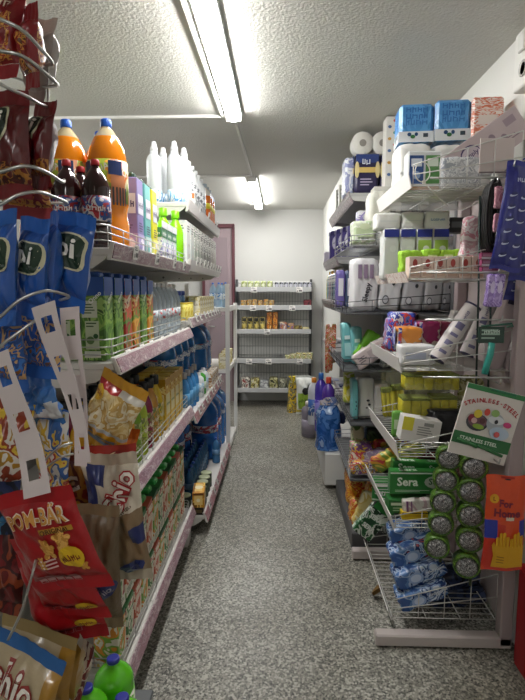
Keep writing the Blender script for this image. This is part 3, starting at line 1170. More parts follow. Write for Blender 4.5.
for c in range(2):
    for j in range(4):
        put('ypack', ypack, 'drink_carton', f'yellow lemon drink carton, {ORD[j]} beyond the black capped bottles, {["aisle row", "inner row"][c]}', 'carton', (-.586 - .10 * c, 2.40 + .108 * j, Z3 + E_), rz=Q90, group='yellow lemon cartons')

# ------------------------------------------------------------------ bottom shelf: stacked juice cartons with green caps
bp = [printed(['#e9e4d0', '#7fae45', '#e2933a', '#efe9da', '#d9c05a', '#b9483a'], 9), printed(['#d4ddc0', '#3f7d3a', '#e8e0c8', '#a93a3a', '#cfd9b0', '#e0b040'], 9), printed(['#ead9c4', '#c95b36', '#f0e6d2', '#8aa84a', '#e6b23c'], 9)]
bn = ['white and green', 'white and dark green', 'white and red']
topc = ['#2d5f3d', '#3f7a45', '#b5533c']
for lay in range(2):
    for c in range(3):
        if lay == 0 and c >= 1: continue
        for j in range(12):
            k = (j + c + lay) % 3

            def B(name, k=k):
                root = empty(name)
                mb = MB()
                mb.box((0, 0, .095), (.088, .085, .19), bp[k], .003)
                fdecals(mb, .088, .085, .19, 'F', [('r', -.5, -.5, .5, -.3, '#e8e4d6'), ('l', -.4, -.46, .4, -.32, 3, '#6a7a4a'), ('t', 'Meyve', 0, .2, .8, '#f5f3ea', .5, .02)])
                mb.build('carton', root)
                t = MB()
                t.prism([(-.0435, .19), (.0435, .19), (.0435, .215), (-.0435, .2)], -.042, .042, topc[k])
                t.build('sloped_top', root)
                q = MB()
                q.box((0, 0, .222), (.047, .047, .028), mat('#46b257', .3), .008)
                q.build('cap', root)
                return root
            put(f'bc{k}', B, 'juice_carton', f'{bn[k]} carton with green cap, {ORD[j]} from near, {["lower layer", "upper layer"][lay]}, {["aisle", "middle", "inner"][c]} row', 'carton',
                (-.582 - .098 * c, 1.60 + .1 * j, Z4 + E_ + (.186 if lay else 0)), rz=Q90, scale=(1, 1, 1 if lay else .78), group='green capped cartons on the bottom drinks shelf')

# ================================================================== water rack
W1, W2, W3, W4, W5 = ZW
spr_lab = printed(['#e9eef2', '#a8d0ea', '#e9eef2', '#5fa8dc', '#f4f6f8'], 22, .4, (1, 1, .5))
spray = bottle('spray', .345, .043, mat('#cfd3d6', .35), mat('#d6d9da', .4), spr_lab, (.03, .22))
for j, (x, y) in enumerate([(-.715, 2.94), (-.60, 2.94), (-.69, 3.06), (-.57, 3.07)]):
    put('spray', spray, 'spray_can', 'white spray bottle with blue base print, top water rack shelf, ' + ['near row, away from aisle', 'near row, by the aisle', 'behind, away from aisle', 'behind, by the aisle'][j], 'spray can', (x, y, W1 + E_), group='white spray bottles')
flatw = bottle('flat', .30, .05, mat('#cdd0d0', .35), mat('#cfd2d2', .4), printed(['#eceded', '#d9dcdd', '#6b6f74', '#f2f2f2'], 18), (.15, .6), sx=1.15, sy=.75)
for j in range(5):
    put('flatw', flatw, 'cleaner_bottle', f'flat white cleaner bottle, {ORD[j]} in the aisle row beyond the white spray bottles', 'bottle', (-.572, 3.20 + .125 * j, W1 + E_), rz=Q90, group='flat white cleaner bottles')
orl = put('ows', box(.05, .02, .11, '#e9e9e6', [('FL', [('r', -.4, .1, .4, .4, '#d8622c')])], .002), 'paper_box', 'little white box with an orange square leaning by the spray bottles', 'box', (-.545, 3.14, W1 + E_), rz=.6)
amber = bottle('flat', .30, .045, mat('#c9641a', .15, coat=.4), mat('#9aa6ae', .3), '#e6cf3a', (.38, .52), fill=(mat('#d6cfc2', .15, alpha=.8), .68))
for j in range(3):
    put('amber', amber, 'cleaner_bottle', f'amber liquid bottle with yellow band, {ORD[j]} after the flat white bottles', 'bottle', (-.565, 3.86 + .12 * j, W1 + E_), rz=Q90, group='amber cleaner bottles')

# second shelf: slim upright boxes in darkening colours
sc = [('#dfe1e4', 'white'), ('#c9d3d0', 'pale'), ('#8e9a8b', 'grey green'), ('#7d8a78', 'sage'), ('#58584f', 'olive grey'), ('#4a443f', 'brown black'), ('#3c3634', 'black'), ('#5d4f48', 'brown'), ('#8a7a70', 'taupe'), ('#b9b0a8', 'beige')]
for c in range(2):
    for j, (col, nm) in enumerate(sc):
        put('slim' + nm, box(.115, .07, .235, printed([col, col, '#e4e2dc', col], 14), [('FL', [('r', -.4, .2, .4, .42, '#e9e7e2'), ('l', -.35, .22, .35, .4, 3, '#55524e'), ('r', -.3, -.35, .3, -.05, '#d2cfc8'), ('c', 0, -.2, .2, col)])], .003), 'upright_box',
            f'slim {nm} upright box, {ORD[j]} along the second water rack shelf, {["aisle row", "inner row"][c]}', 'box', (-.562 - .085 * c, 2.945 + .133 * j, W2 + E_), rz=Q90, group='slim upright boxes')

# third shelf: blue lidded jars and yellow tubs
jar = bottle('jar', .17, .045, mat('#3f83b8', .3), mat('#1c3f9c', .35), '#5c9cc9', (.2, .65))
tub = can(.042, .10, printed(['#e6d23a', '#f0e37a', '#d9b92a'], 20), mat('#e4cc2e', .4))
for c in range(2):
    for j in range(4):
        put('jar', jar, 'plastic_jar', f'blue jar with navy lid, {ORD[j]} in the {["aisle", "inner"][c]} row on the third water rack shelf', 'jar', (-.66 - .10 * c, 2.95 + .105 * j, W3 + E_), group='blue jars with navy lids')
for j in range(3):
    put('tub', tub, 'yellow_tub', f'small yellow tub in front of the blue jars, {ORD[j]} from the near end', 'tub', (-.578, 2.92 + .10 * j, W3 + E_), group='yellow tubs before the jars')
cream = box(.09, .08, .13, printed(['#d9ca8a', '#eee6c4', '#c4ad4c', '#e6dbb0'], 20), [('FL', [('r', -.4, -.1, .4, .3, '#f0ead2'), ('t', 'Krem', 0, .1, .6, '#8a7020')])], .003)
for c in range(2):
    for j in range(7):
        put('cream', cream, 'food_box', f'cream and yellow box beyond the blue jars, {ORD[j]} of the {["aisle", "inner"][c]} row', 'box', (-.572 - .095 * c, 3.40 + .105 * j, W3 + E_), rz=Q90, group='cream boxes')

# fourth shelf: big water bottles behind, small bottles in front
wat = mat('#2f78c0', .15, alpha=.82, coat=.4)
wlab = printed(['#3f7fc0', '#dfe6ec', '#2c62a4', '#c9d6e2', '#b5333c'], 14, .35, (1, 1, 2.5))
bigw = bottle('big', .50, .10, wat, mat('#1b2f86', .35), wlab, (.57, .65), [('Devrin', '#f0f2f5', 0, 1.1, 0)], seg=24)
for j, (x, y) in enumerate([(-.72, 2.99), (-.72, 3.21), (-.72, 3.43), (-.72, 3.65), (-.665, 3.90), (-.665, 4.13), (-.845, 4.015)]):
    put('bigw', bigw, 'water_canister', 'large blue water bottle, fourth shelf, ' + ['nearest, behind the sprayers', 'second, behind the sprayers', 'third, behind the white bottles', 'fourth, behind the milk cartons', 'in full view by the aisle', 'last by the aisle, next to the post', 'inner one beside the bottle in full view', 'inner one farthest along'][j], 'water bottle', (x, y, W4 + E_), rz=-.6 + .2 * j, group='large water bottles on the fourth shelf')
greyb = bottle('syrup', .25, .032, mat('#3a80bb', .2), mat('#a5a2a0', .4), '#5a97c4', (.15, .5))
for j in range(4):
    put('greyb', greyb, 'sprayer_bottle', f'slim blue bottle with tall grey cap, {ORD[j]} from near end of its shelf', 'bottle', (-.565, 2.93 + .115 * j, W4 + E_), group='slim blue bottles with grey caps')
whb = bottle('flat', .17, .038, mat('#dfe4e6', .3), mat('#e9ebec', .4), printed(['#e3e8ea', '#9bbfd6', '#f2f4f5'], 20), (.2, .6))
grb = bottle('flat', .17, .036, mat('#4aa83a', .25), mat('#e8e8e4', .4), '#d8e6cf', (.25, .55))
for j, (bb, nm, yy) in enumerate([(whb, 'white', 3.42), (grb, 'green', 3.53), (whb, 'white', 3.64)]):
    put('sm' + nm, bb, 'small_bottle', f'small {nm} bottle ' + ['just after the slim grey capped bottles', 'between two small white bottles on the fourth shelf', 'just before the milk cartons on the fourth shelf'][j], 'bottle', (-.56, yy, W4 + E_), rz=Q90)
milk = box(.075, .06, .115, printed(['#e9e6dc', '#b98f5a', '#f2efe6', '#d9cdb4'], 16), [('FL', [('r', -.45, -.1, .45, .2, '#8a5a2a'), ('t', 'Kakao', 0, .05, .7, '#f2ead8')])], .003)
for j in range(4):
    put('milk', milk, 'milk_carton', f'small white and brown carton, {ORD[j]} in the row before the big water bottles', 'carton', (-.535, 3.76 + .1 * j, W4 + E_), rz=Q90, group='small milk cartons')

# bottom shelf
for j, (x, y) in enumerate([(-.78, 3.02), (-.78, 3.24), (-.78, 3.46), (-.78, 3.69), (-.60, 3.94), (-.825, 3.97), (-.60, 4.16)]):
    put('bigr', bottle('big', .52, .108, mat('#1f66b8', .15, alpha=.85, coat=.4), mat('#17307f', .35), printed(['#c9d3df', '#e6eaf0', '#b3303c', '#d7dde6'], 8, .35, (1, 1, 3)), (.42, .53), [('Saf Su', '#24407f', 0, 1.1, 0)], seg=24), 'water_canister',
        'wide blue water bottle with red banded label, ' + ['nearest of the row', 'second of the row', 'third of the row', 'behind the last small bottles', 'in full view near the aisle', 'inner one beside the bottle in full view', 'last one beside the white post'][j], 'water bottle', (x, y, W5 + E_), rz=.3 * j, group='wide water bottles on the bottom shelf')
petb = bottle('soda', .20, .031, mat('#3d6f9c', .15, alpha=.8), mat('#2450b0', .35), mat('#5d86ad', .3), (.35, .55), seg=12)
for j in range(10):
    for c in range(2):
        put('petb', petb, 'small_water_bottle', f'small water bottle with blue cap, {ORD[j]} from near end, {["aisle row", "inner row"][c]}, bottom shelf', 'bottle', (-.575 - .07 * c, 3.10 + .071 * j, W5 + E_ + .0), group='small water bottles on the bottom shelf')
put('petb', petb, 'small_water_bottle', 'single small water bottle with blue cap at the aisle lip, before the wide water bottle', 'bottle', (-.492, 3.80, W5 + E_))
lidc = can(.038, .10, '#202724', mat('#a6ad8c', .4), '#3d4a34')
for j, (x, y) in enumerate([(-.575, 2.93), (-.50, 3.065), (-.50, 3.150), (-.50, 3.235), (-.50, 3.320)]):
    put('lidc', lidc, 'food_tin', f'dark tin with pale olive lid, {ORD[j]} from the golden box end', 'tin', (x, y, W5 + E_), group='dark tins with olive lids')
put('gold', box(.16, .07, .095, printed(['#e0a52a', '#c98a1c', '#efc860', '#8a5a18'], 11), [('FLRT', [('r', -.35, -.3, .35, .3, '#e9c878'), ('c', 0, 0, .16, '#f2e6c0'), ('r', -.45, .34, .45, .44, '#6a3a10')])], .003), 'coffee_box',
    'golden box lying on a dark box at the near corner of the water rack', 'box', (-.486, 2.93, W5 + .052), rz=Q90 + .1)
put('dkbox', box(.15, .07, .045, '#2c2420', [('FL', [('r', -.4, -.2, .4, .25, '#6d5a3c')])], .002), 'coffee_box', 'flat dark box under the golden box at the water rack corner', 'box', (-.487, 2.94, W5 + E_), rz=Q90)

# end stand goods
pb = bottle('soda', .22, .033, mat('#a9c9e0', .1, alpha=.6), mat('#2a62c0', .35), printed(['#3f7fc0', '#dfe8ee', '#5a98d0'], 22), (.32, .56))
put('standb', pb, 'small_water_bottle', 'small clear water bottle with blue cap standing alone on the end stand', 'bottle', (-.475, 4.42, 1.3165))
for j in range(3):
    put('standb', pb, 'small_water_bottle', f'small clear water bottle behind the lone one on the end stand, {ORD[j]} farther back', 'bottle', (-.55 - .07 * (j % 2), 4.55 + .13 * j, 1.3165), group='clear bottles on the end stand')
for j, (x, y) in enumerate([(-.60, 4.52), (-.60, 4.78)]):
    put('bigw', bigw, 'water_canister', ['large blue water bottle low on the end stand, nearer the water rack', 'large blue water bottle low on the end stand, nearer the back wall'][j], 'water bottle', (x, y, .067))
for j in range(3):
    put('cream', cream, 'food_box', f'cream and yellow box on the end stand middle board, {ORD[j]} from near', 'box', (-.50, 4.45 + .2 * j, .777), rz=Q90, group='boxes on the end stand')

# ------------------------------------------------------------------ paper price tags
tg = tag_card(.055, .05)
tn = [('drinks', [(Z1, 4), (Z2, 7), (Z3, 5), (Z4, 6)], -.499, 1.60, 2.78), ('water', [(W1, 3), (W2, 9), (W3, 8), (W4, 9), (W5, 7)], -.488, 2.93, 4.2)]
sh = ['top', 'second', 'third', 'fourth', 'bottom']
for nm, rows, x, y0, y1 in tn:
    for zi, (z, n) in enumerate(rows):
        for j in range(n):
            xx = x if not (nm == 'water' and zi == 4) else -.424
            xx = xx if not (nm == 'water' and zi == 3) else -.476
            sname = sh[zi] if nm == 'water' else ['top', 'second', 'third', 'bottom'][zi]
            put('tag', tg, 'price_tag', f'white price tag on the lip of the {sname} {nm} rack shelf, {ORD[j]} along', 'price tag',
                (xx, y0 + (y1 - y0) * (j + .5 + rnd.uniform(-.2, .2)) / n, z - .024 + (.012 if nm == 'water' else 0)), rz=Q90, rx=0, ry=(.18 if z > 1.45 else -.36), group=f'price tags on the {nm} rack')
# ================================================================== wire chip stand with bags, near the camera
def hang(name, label, cx, cy, wp, hp, Y, front, roll=0.0, yaw=0.0, tilt=0.0, t=.05, back=None, decs=None, seals=None, seed=0, group=None, wob=.5, parts=True, seal=.03, cat='chip bag', nu=22, nv=28, pinch=.06):
    k = Y / F
    b = Bag(wp * k, hp * k, t, seed, seal=seal, wob=wob, pinch=pinch)
    o = b.make(name, front(b) if getattr(front, 'needs', 0) else front, back, (lambda mb, mp: decs(mb, mp, b)) if decs else None, seals=seals, parts=parts, nu=nu, nv=nv)
    o.location = at(cx, cy, Y)
    o.rotation_euler = (Matrix.Rotation(math.radians(roll), 3, 'Y') @ Matrix.Rotation(math.radians(tilt), 3, 'X') @ Matrix.Rotation(math.radians(yaw), 3, 'Z')).to_euler()
    return tag(o, label, cat, group)


def outl(mb, mp, txt, cx, cy, w, rot, c1, c2, b1=.02, b2=.07, ysc=1.0, o=.002):
    mb.text(txt, c2, mp(o), cx, cy, w * 1.05, rot, b2, ysc)
    mb.text(txt, c1, mp(o + .0014), cx, cy, w, rot, b1, ysc)


# the stand itself: pole, base and curved wire rings
st = empty('wire_chip_stand', (-.82, 1.16, 0))
tag(st, 'chrome wire stand with curved rings holding the hanging chip bags beside the drinks rack', 'display stand')
mb = MB()
mb.tube([(0, 0, .03), (0, 0, 2.2)], .011, STEEL, 10)
mb.build('pole', st)
mb = MB()
mb.box((0, 0, .016), (.28, .34, .03), mat('#8b8b89', .4, .5), .01, 2)
mb.build('base_plate', st)


def ring(px_pts, r=.0030):
    mb = MB()
    inv = -Vector(st.location)
    pts = [at(*p) + inv for p in px_pts]
    # smooth the polyline
    out = []
    n = len(pts)
    for i in range(n - 1):
        p0, p1, p2, p3 = pts[max(i - 1, 0)], pts[i], pts[i + 1], pts[min(i + 2, n - 1)]
        for s in range(5):
            t = s / 5
            out.append(.5 * ((2 * p1) + (p2 - p0) * t + (2 * p0 - 5 * p1 + 4 * p2 - p3) * t * t + (3 * p1 - p0 - 3 * p2 + p3) * t ** 3))
    out.append(pts[-1])
    mb.tube(out, r, STEEL, 6)
    return mb.build('wire_ring', st)


ring([(-26, 8, .86), (0, 19, .86), (22, 30, .87), (40, 48, .90), (52, 62, .93), (50, 64, .98), (40, 64, 1.05), (6, 50, 1.1)])
ring([(-26, 47, .86), (0, 51, .86), (22, 56, .87), (42, 70, .90), (57, 84, .93), (55, 86, .98), (40, 86, 1.05), (6, 75, 1.1)])
ring([(-26, 68, .88), (0, 84, .88), (12, 90, .90), (26, 96, .93), (40, 104, .97), (48, 107, 1.03)])
ring([(48, 64, 1.04), (48, 85, 1.04), (48, 106, 1.04)], .0022)
ring([(-20, 176, .86), (0, 172, .86), (25, 166, .87), (46, 172, .90), (62, 182, .95), (64, 180, 1.0)])
ring([(-22, 214, .86), (0, 205, .86), (18, 195, .87), (38, 192, .89), (54, 197, .93), (67, 203, .98), (58, 203, 1.04), (44, 203, 1.08)])
ring([(-20, 332, .86), (0, 317, .86), (20, 300, .87), (44, 291, .89), (60, 293, .93), (69, 297, .98), (60, 300, 1.04)])
ring([(-20, 372, .84), (0, 347, .84), (18, 333, .85), (36, 320, .87), (44, 315, .90), (46, 322, .94)])
ring([(40, 466, .95), (50, 455, .94), (62, 446, .94), (72, 443, .96)], .0024)
ring([(40, 472, .95), (52, 463, .94), (64, 456, .94), (73, 454, .96)], .0024)
ring([(54, 690, .97), (62, 670, .96), (74, 648, .95), (86, 628, .96)], .0024)
ring([(8, 640, .80), (22, 610, .80), (32, 575, .80), (36, 560, .82)], .0024)

REDF = FILM('#7d1219')
DRED = FILM('#55090f')
BLUEF = FILM('#1c4f9e')
pretz = printed(['#8a1a1c', '#7a1016', '#c98a3c', '#8f1a1c', '#d9a04a', '#5a2a14'], 34, .35, bump=.3)


def top_front(u, v):
    return pretz if (.15 < u < .85 and .12 < v < .62) else REDF


hang('snack_bag', 'dark red snack bag at the very top of the chip stand, at the picture edge', 5, 30, 34, 92, 1.00, top_front, roll=4, yaw=-14, tilt=0, seals='#8c2026', seed=1, decs=lambda mb, mp, b: [mb.text('nuss', '#d9c9b4', mp(.003), 0, b.h * .22, b.w * .6, 0, .02)])
hang('snack_bag', 'dark red snack bag at the top of the chip stand with grey bag behind it', 31, 47, 30, 72, .99, top_front, roll=8, yaw=-25, seals='#8c2026', seed=2)
hang('foil_bag', 'crumpled grey foil bag behind the topmost red snack bags', 40, 62, 22, 80, 1.05, FILM('#a9a29c'), roll=12, yaw=-50, seals='#b5aea8', seed=3)


def pi_logo(mb, mp, b, cx=-.02, cy=.12, s=.62, col='#14301f', txt='pi', rot=0.0):
    w = b.w * s
    def rr(m, k, o):
        mb.disc(m, mp(o), b.w * cx, b.h * cy, w * k * .5, 28, w * k * .56, math.radians(rot), 6, 5)
    rr('#c9c5a6', 1.0, .0025)
    rr(col, .90, .0036)
    mb.text(txt, '#efece2', mp(.0075), b.w * cx, b.h * cy, w * .56, math.radians(rot), .02)


snackp = printed(['#55090f', '#3d0a0c', '#a8702c', '#5d0c10', '#7a4a1c'], 30, .35, bump=.3)
for i, (cx, cy, w, h, Y, ro, ya) in enumerate([(9, 146, 50, 100, .98, 3, -12), (41, 146, 38, 84, 1.02, 7, -22)]):
    hang('chip_bag', ['deep red chip bag with dark logo, second tier, nearer the picture edge', 'deep red chip bag with dark logo, second tier, beside the orange juice bottles'][i], cx, cy, w, h, Y,
         lambda u, v: snackp if v < .32 else DRED, roll=ro, yaw=ya, seals='#6a1016', seed=10 + i, decs=lambda mb, mp, b: pi_logo(mb, mp, b, -.12, .17, .62, '#1c2a1c', 'pi', -6))
hang('snack_bag', 'small red and tan snack bag under the deep red chip bags', 26, 196, 50, 46, 1.04, printed(['#8e1d20', '#a8702c', '#701216', '#c08a3c', '#8e1d20'], 22, .3, bump=.3), roll=5, yaw=-15, seed=14, seals='#9c2a2c')

blu = [(1, 268, 38, 116, .90, 2, -8), (32, 268, 36, 100, .95, 6, -16), (51, 262, 24, 100, .99, 6, -30), (71, 262, 40, 96, 1.03, 14, -20)]
for i, (cx, cy, w, h, Y, ro, ya) in enumerate(blu):
    hang('chip_bag', ['blue chip bag hanging at the picture edge, nearest of four', 'blue chip bag showing most of its dark square logo', 'narrow blue chip bag squeezed between its neighbours', 'blue chip bag nearest the drinks rack, tipped to one side'][i], cx, cy, w, h, Y,
         BLUEF, roll=ro, yaw=ya, seals='#2a62b4', seed=20 + i, decs=lambda mb, mp, b, i=i: pi_logo(mb, mp, b, (.05, .10, .05, .08)[i], .10, .80), group=None, t=.045)
snk = printed(['#1f56a4', '#1f56a4', '#c9a06a', '#1a4688', '#2d6fc0', '#8a5a2a', '#1f56a4'], 20, .3, bump=.35)
hang('chip_bag', 'blue chip bag with brown snack picture, lower tier at the picture edge', 6, 352, 44, 84, .97, snk, roll=3, yaw=-10, seed=30, seals='#2a62b4')
hang('chip_bag', 'blue chip bag with brown snack picture, lower tier beside the green juice cartons', 40, 342, 46, 74, 1.03, snk, roll=8, yaw=-14, seed=31, seals='#2a62b4')
hang('foil_bag', 'crumpled blue and white foil bag hanging between the white paper strips', 43, 402, 42, 62, 1.06, lambda u, v: FILM('#3a74b8') if v > .45 + .1 * math.sin(9 * u) else FILM('#d5d8da'), roll=-8, yaw=-10, seed=32, wob=1.2)
ywp = printed(['#d9d8d2', '#c9a52e', '#d9d8d2', '#3a66a8', '#e2c04a', '#b0423a', '#dedcd6'], 12, .3, bump=.3)
hang('snack_bag', 'white and yellow snack bag with blue marks hanging behind the chrome wires', 53, 448, 46, 92, 1.08, ywp, roll=6, yaw=-14, seed=33)
hang('snack_bag', 'yellow and silver snack bag at the picture edge beside the wide white strip', 5, 446, 44, 96, 1.02, printed(['#b8901f', '#d2b23a', '#8c3a22', '#cfcac0', '#a67c1c', '#d6d2c8'], 11, .28, bump=.35), roll=10, yaw=-10, seed=34)
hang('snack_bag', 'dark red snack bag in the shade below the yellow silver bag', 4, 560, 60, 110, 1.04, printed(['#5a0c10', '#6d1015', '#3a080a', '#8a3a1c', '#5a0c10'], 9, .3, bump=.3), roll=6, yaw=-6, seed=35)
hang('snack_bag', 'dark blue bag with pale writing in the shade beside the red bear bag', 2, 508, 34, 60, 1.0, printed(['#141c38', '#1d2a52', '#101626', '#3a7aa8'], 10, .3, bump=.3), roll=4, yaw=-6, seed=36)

# perforated white paper strips
def strip(label, q, holes, hw=.52, hh=.44):
    c = [at(*p) for p in q]            # bottom-left, bottom-right, top-right, top-left

    def S(u, v):
        a = c[0].lerp(c[1], u); b = c[3].lerp(c[2], u)
        p = a.lerp(b, v)
        p.y += .012 * math.sin(v * 5) - .004 * (u - .5)
        return p
    NV = holes * 10

    def mf(u, v):
        lv = (v * holes) % 1.0
        if abs(u - .5) < hw / 2 and abs(lv - .5) < hh / 2:
            return None
        return mat('#cfc3c2', .5)
    mb = MB()
    NU = 12
    mb.surf(S, NU, NV, mf, smooth=False)
    o = mb.build('hanging_strip')
    md = o.modifiers.new('thick', 'SOLIDIFY')
    md.thickness = .0012
    return tag(o, label, 'paper strip', None)


strip('wide white paper strip with square holes nearest the picture edge', [(23, 500, .80), (51, 492, .80), (12, 348, .85), (-8, 356, .85)], 3, .5, .36)
strip('long tapering white paper strip with square holes in the middle of the three', [(80, 462, .85), (91, 462, .85), (58, 300, .87), (34, 308, .87)], 4, .55, .36)
strip('white paper strip with square holes hanging nearest the juice cartons', [(74, 466, .91), (87, 466, .91), (82, 306, .92), (62, 308, .92)], 4, .55, .34)

# ------------------------------------------------------------------ red bear chip packs
PB = FILM('#9c1119')
PBD = FILM('#7a0c12')


def pom(mb, mp, b):
    w, h = b.w, b.h
    outl(mb, mp, 'POM-BÄR', w * .0, h * .285, w * .76, .06, '#c98f42', '#e6d6c4', .02, .055, 1.3, .004)
    mb.rect(mat('#b0842c'), mp(.002), -w * .02, h * .13, w * .40, h * .175, 4, .05)
    mb.text('ORIGINAL', '#4a2a10', mp(.0045), w * .19, h * .1525, w * .36, .05, .02)
    gold = printed(['#c98f3c', '#dba856', '#b87f30'], 60, .5)
    for (x, y, s) in ((.22, .06, 1.0), (-.02, -.03, .9), (-.16, -.16, .55), (.36, -.20, .5)):
        for (dx, dy, r) in ((0, 0, .085), (0, .075, .06), (-.045, .115, .025), (.045, .115, .025), (-.08, .03, .035), (.08, .03, .035), (-.05, -.08, .04), (.05, -.08, .04)):
            mb.disc(gold, mp(.0026 + r * .004), w * (x + dx * s), h * (y + dy * s * w / h * 1.25), w * r * s, 12)
    mb.disc('#d9b21f', mp(.0055), w * .27, -h * .10, w * .155, 20, w * .15)
    mb.text('ONUR', '#7a1a14', mp(.0072), w * .27, -h * .10, w * .22, .12, .03, 1.3)
    for k in range(3):
        mb.rect('#d6b3b0', mp(.003), -w * .12, -h * (.14 + .035 * k), w * .03, -h * (.125 + .035 * k), 2, .12)
        mb.disc('#e0c9c4', mp(.003), -w * .16, -h * (.132 + .035 * k), w * .016, 8)
    for k in range(5):
        mb.rect('#b98a8a', mp(.0026), -w * .40 + k * w * .115, -h * .40, -w * .305 + k * w * .115, -h * .31, 2, .0)
        mb.rect('#8c0f17', mp(.0034), -w * .392 + k * w * .115, -h * .394, -w * .313 + k * w * .115, -h * .325, 2, .0)


def pom2(mb, mp, b):
    w, h = b.w, b.h
    mb.disc('#cfa81e', mp(.004), w * .30, -h * .28, w * .15, 18, w * .09)
    mb.text('ONUR', '#7a1a14', mp(.0054), w * .30, -h * .28, w * .2, .1, .03)
    for k in range(5):
        mb.rect('#a87076', mp(.0026), -w * .42 + k * w * .12, -h * .40, -w * .32 + k * w * .12, -h * .31, 2)
        mb.rect('#7d0d14', mp(.0034), -w * .412 + k * w * .12, -h * .394, -w * .328 + k * w * .12, -h * .325, 2)


hang('chip_bag', 'red bag of bear shaped chips with yellow badge, foremost of three on the stand', 54, 541, 94, 128, .84, PB, roll=-15, yaw=-6, tilt=5, t=.040, back=PBD, decs=pom, seals='#a5161e', seed=40, nu=30, nv=34, wob=.42)
hang('chip_bag', 'red bag of bear shaped chips, middle of three, mostly behind the foremost one', 60, 578, 86, 110, .90, PB, roll=-15, yaw=-8, tilt=6, back=PBD, decs=pom2, seals='#a5161e', seed=41)
hang('chip_bag', 'red bag of bear shaped chips, rearmost of three, its lower edge showing lowest', 62, 595, 80, 108, .955, PB, roll=-14, yaw=-8, tilt=6, back=PBD, decs=pom2, seals='#8c1018', seed=42)

# ------------------------------------------------------------------ cream oven chip bags at the bottom
creamF = FILM('#b5a384')
goldF = FILM('#a87c2c')


def ov_front(b_):
    def f(u, v):
        d = math.hypot((u - .38) * 1.0, (v - .22) * 1.2)
        return goldF if (u > .82 or d < .26) else creamF
    return f


def chio(mb, mp, b):
    w, h = b.w, b.h
    outl(mb, mp, 'chio', -w * .05, h * .18, w * .62, -.10, '#eae4da', '#8c2a22', .02, .07, 1.2, .004)
    mb.text('Oven', '#3d2410', mp(.004), -w * .10, -h * .18, w * .56, .08, .02, 1.3)


hang('chip_bag', 'cream and gold oven chip bag with blue seal, foremost at the bottom of the stand', 20, 692, 92, 116, .86, ov_front(0), roll=14, yaw=-6, tilt=4, seals='#2a5f9c', decs=chio, seed=50, nu=30, nv=30, t=.06)
hang('chip_bag', 'cream and gold oven chip bag tucked behind its twin with blue seal', 36, 668, 92, 110, .93, ov_front(0), roll=10, yaw=-8, tilt=4, seals='#a08a5c', decs=chio, seed=51, t=.05)
hang('chip_bag', 'gold edged chip bag on its side right under the red bear bags', 68, 662, 44, 96, .98, goldF, roll=16, yaw=-40, seals='#c9bfae', seed=52)
hang('snack_bag', 'small red snack bag low on the stand by the green bottles', 80, 670, 26, 64, 1.05, printed(['#6a1416', '#8a1c20', '#c9b8a8', '#5a0e10', '#a8702c'], 16, .3, bump=.3), roll=10, yaw=-20, seed=53)

# ------------------------------------------------------------------ brown chip bags toward the drinks rack
kraft = FILM('#8a7253')
kraftd = FILM('#6e5a40')
navy = FILM('#26316b')


def kfront(u, v):
    if v > .80: return FILM('#cfc6b2') if abs(u - .28) > .16 else navy
    if v > .60: return FILM('#d2c9b6') if (u > .24) else navy
    if u < .22 and v > .42: return navy
    if u > .80 and .33 < v < .47: return navy
    return kraft


def klogo(mb, mp, b):
    w, h = b.w, b.h
    outl(mb, mp, 'Chio', w * .15, h * .245, w * .78, 1.1, '#f2ece2', '#a81c22', .02, .07, 1.2, .005)
    mb.text('tortillas', '#5a4428', mp(.003), w * .12, h * .09, w * .5, .5, .01)
    mb.disc(navy, mp(.003), w * .18, -h * .36, w * .26, 14, h * .06, .4)


hang('chip_bag', 'brown chip bag with cream top, blue stripe and tilted logo, foremost by the drinks rack', 117, 518, 62, 150, 1.12, kfront, roll=-3, yaw=4, tilt=5, back=kraftd, seals='#c4baa4', seed=60, decs=klogo, nu=28, nv=36, t=.07, wob=.8)
hang('chip_bag', 'brown chip bag with blue oval hanging behind the red bear bags', 96, 568, 52, 150, 1.06, lambda u, v: kraftd, roll=2, yaw=0, tilt=4, back=kraftd, seals='#8a7a5c', seed=61, t=.06, wob=.8,
     decs=lambda mb, mp, b: [mb.disc(navy, mp(.003), b.w * .22, -b.h * .13, b.w * .30, 16, b.h * .055, .6), mb.text('Chio', '#a8a4b4', mp(.0045), b.w * .22, -b.h * .13, b.w * .36, .6, .02)])
oy = printed(['#b07a18', '#c48c1f', '#9a2a1c', '#c9931f', '#7a1c16'], 7, .28, bump=.25)
hang('chip_bag', 'orange and red chip bag with round letters behind the cream topped brown bag', 106, 486, 64, 84, 1.20, oy, roll=-4, yaw=-4, seals='#a82a20', seed=62, t=.06,
     decs=lambda mb, mp, b: [outl(mb, mp, 'Co', b.w * .22, b.h * .34, b.w * .36, .1, '#e0c9a0', '#8a1c18', .05, .16)])
hang('chip_bag', 'dark red and gold chip bag with large white letter behind the paper strips', 72, 494, 42, 96, 1.15, printed(['#5d1412', '#74201a', '#8a5a1c', '#4a100e', '#a8781f'], 8, .28, bump=.25), roll=-6, yaw=-6, seed=63,
     decs=lambda mb, mp, b: [outl(mb, mp, 'C', b.w * .18, b.h * .15, b.w * .34, .1, '#b9aaa0', '#4a100e', .05, .14)])


# cheese puff bag with clear window
def puff(u, v):
    x, y = u - .5, v - .5
    if v > .80: return FILM('#b3282c') if u < .5 else FILM('#d6d0c4')
    if v < .27: return FILM('#d69a1c')
    if v < .34: return FILM('#b9bfc4')
    return printed(['#d9bb7a', '#e6d09a', '#c9a45c', '#efe3c0', '#dcc088'], 17, .2, bump=.5)


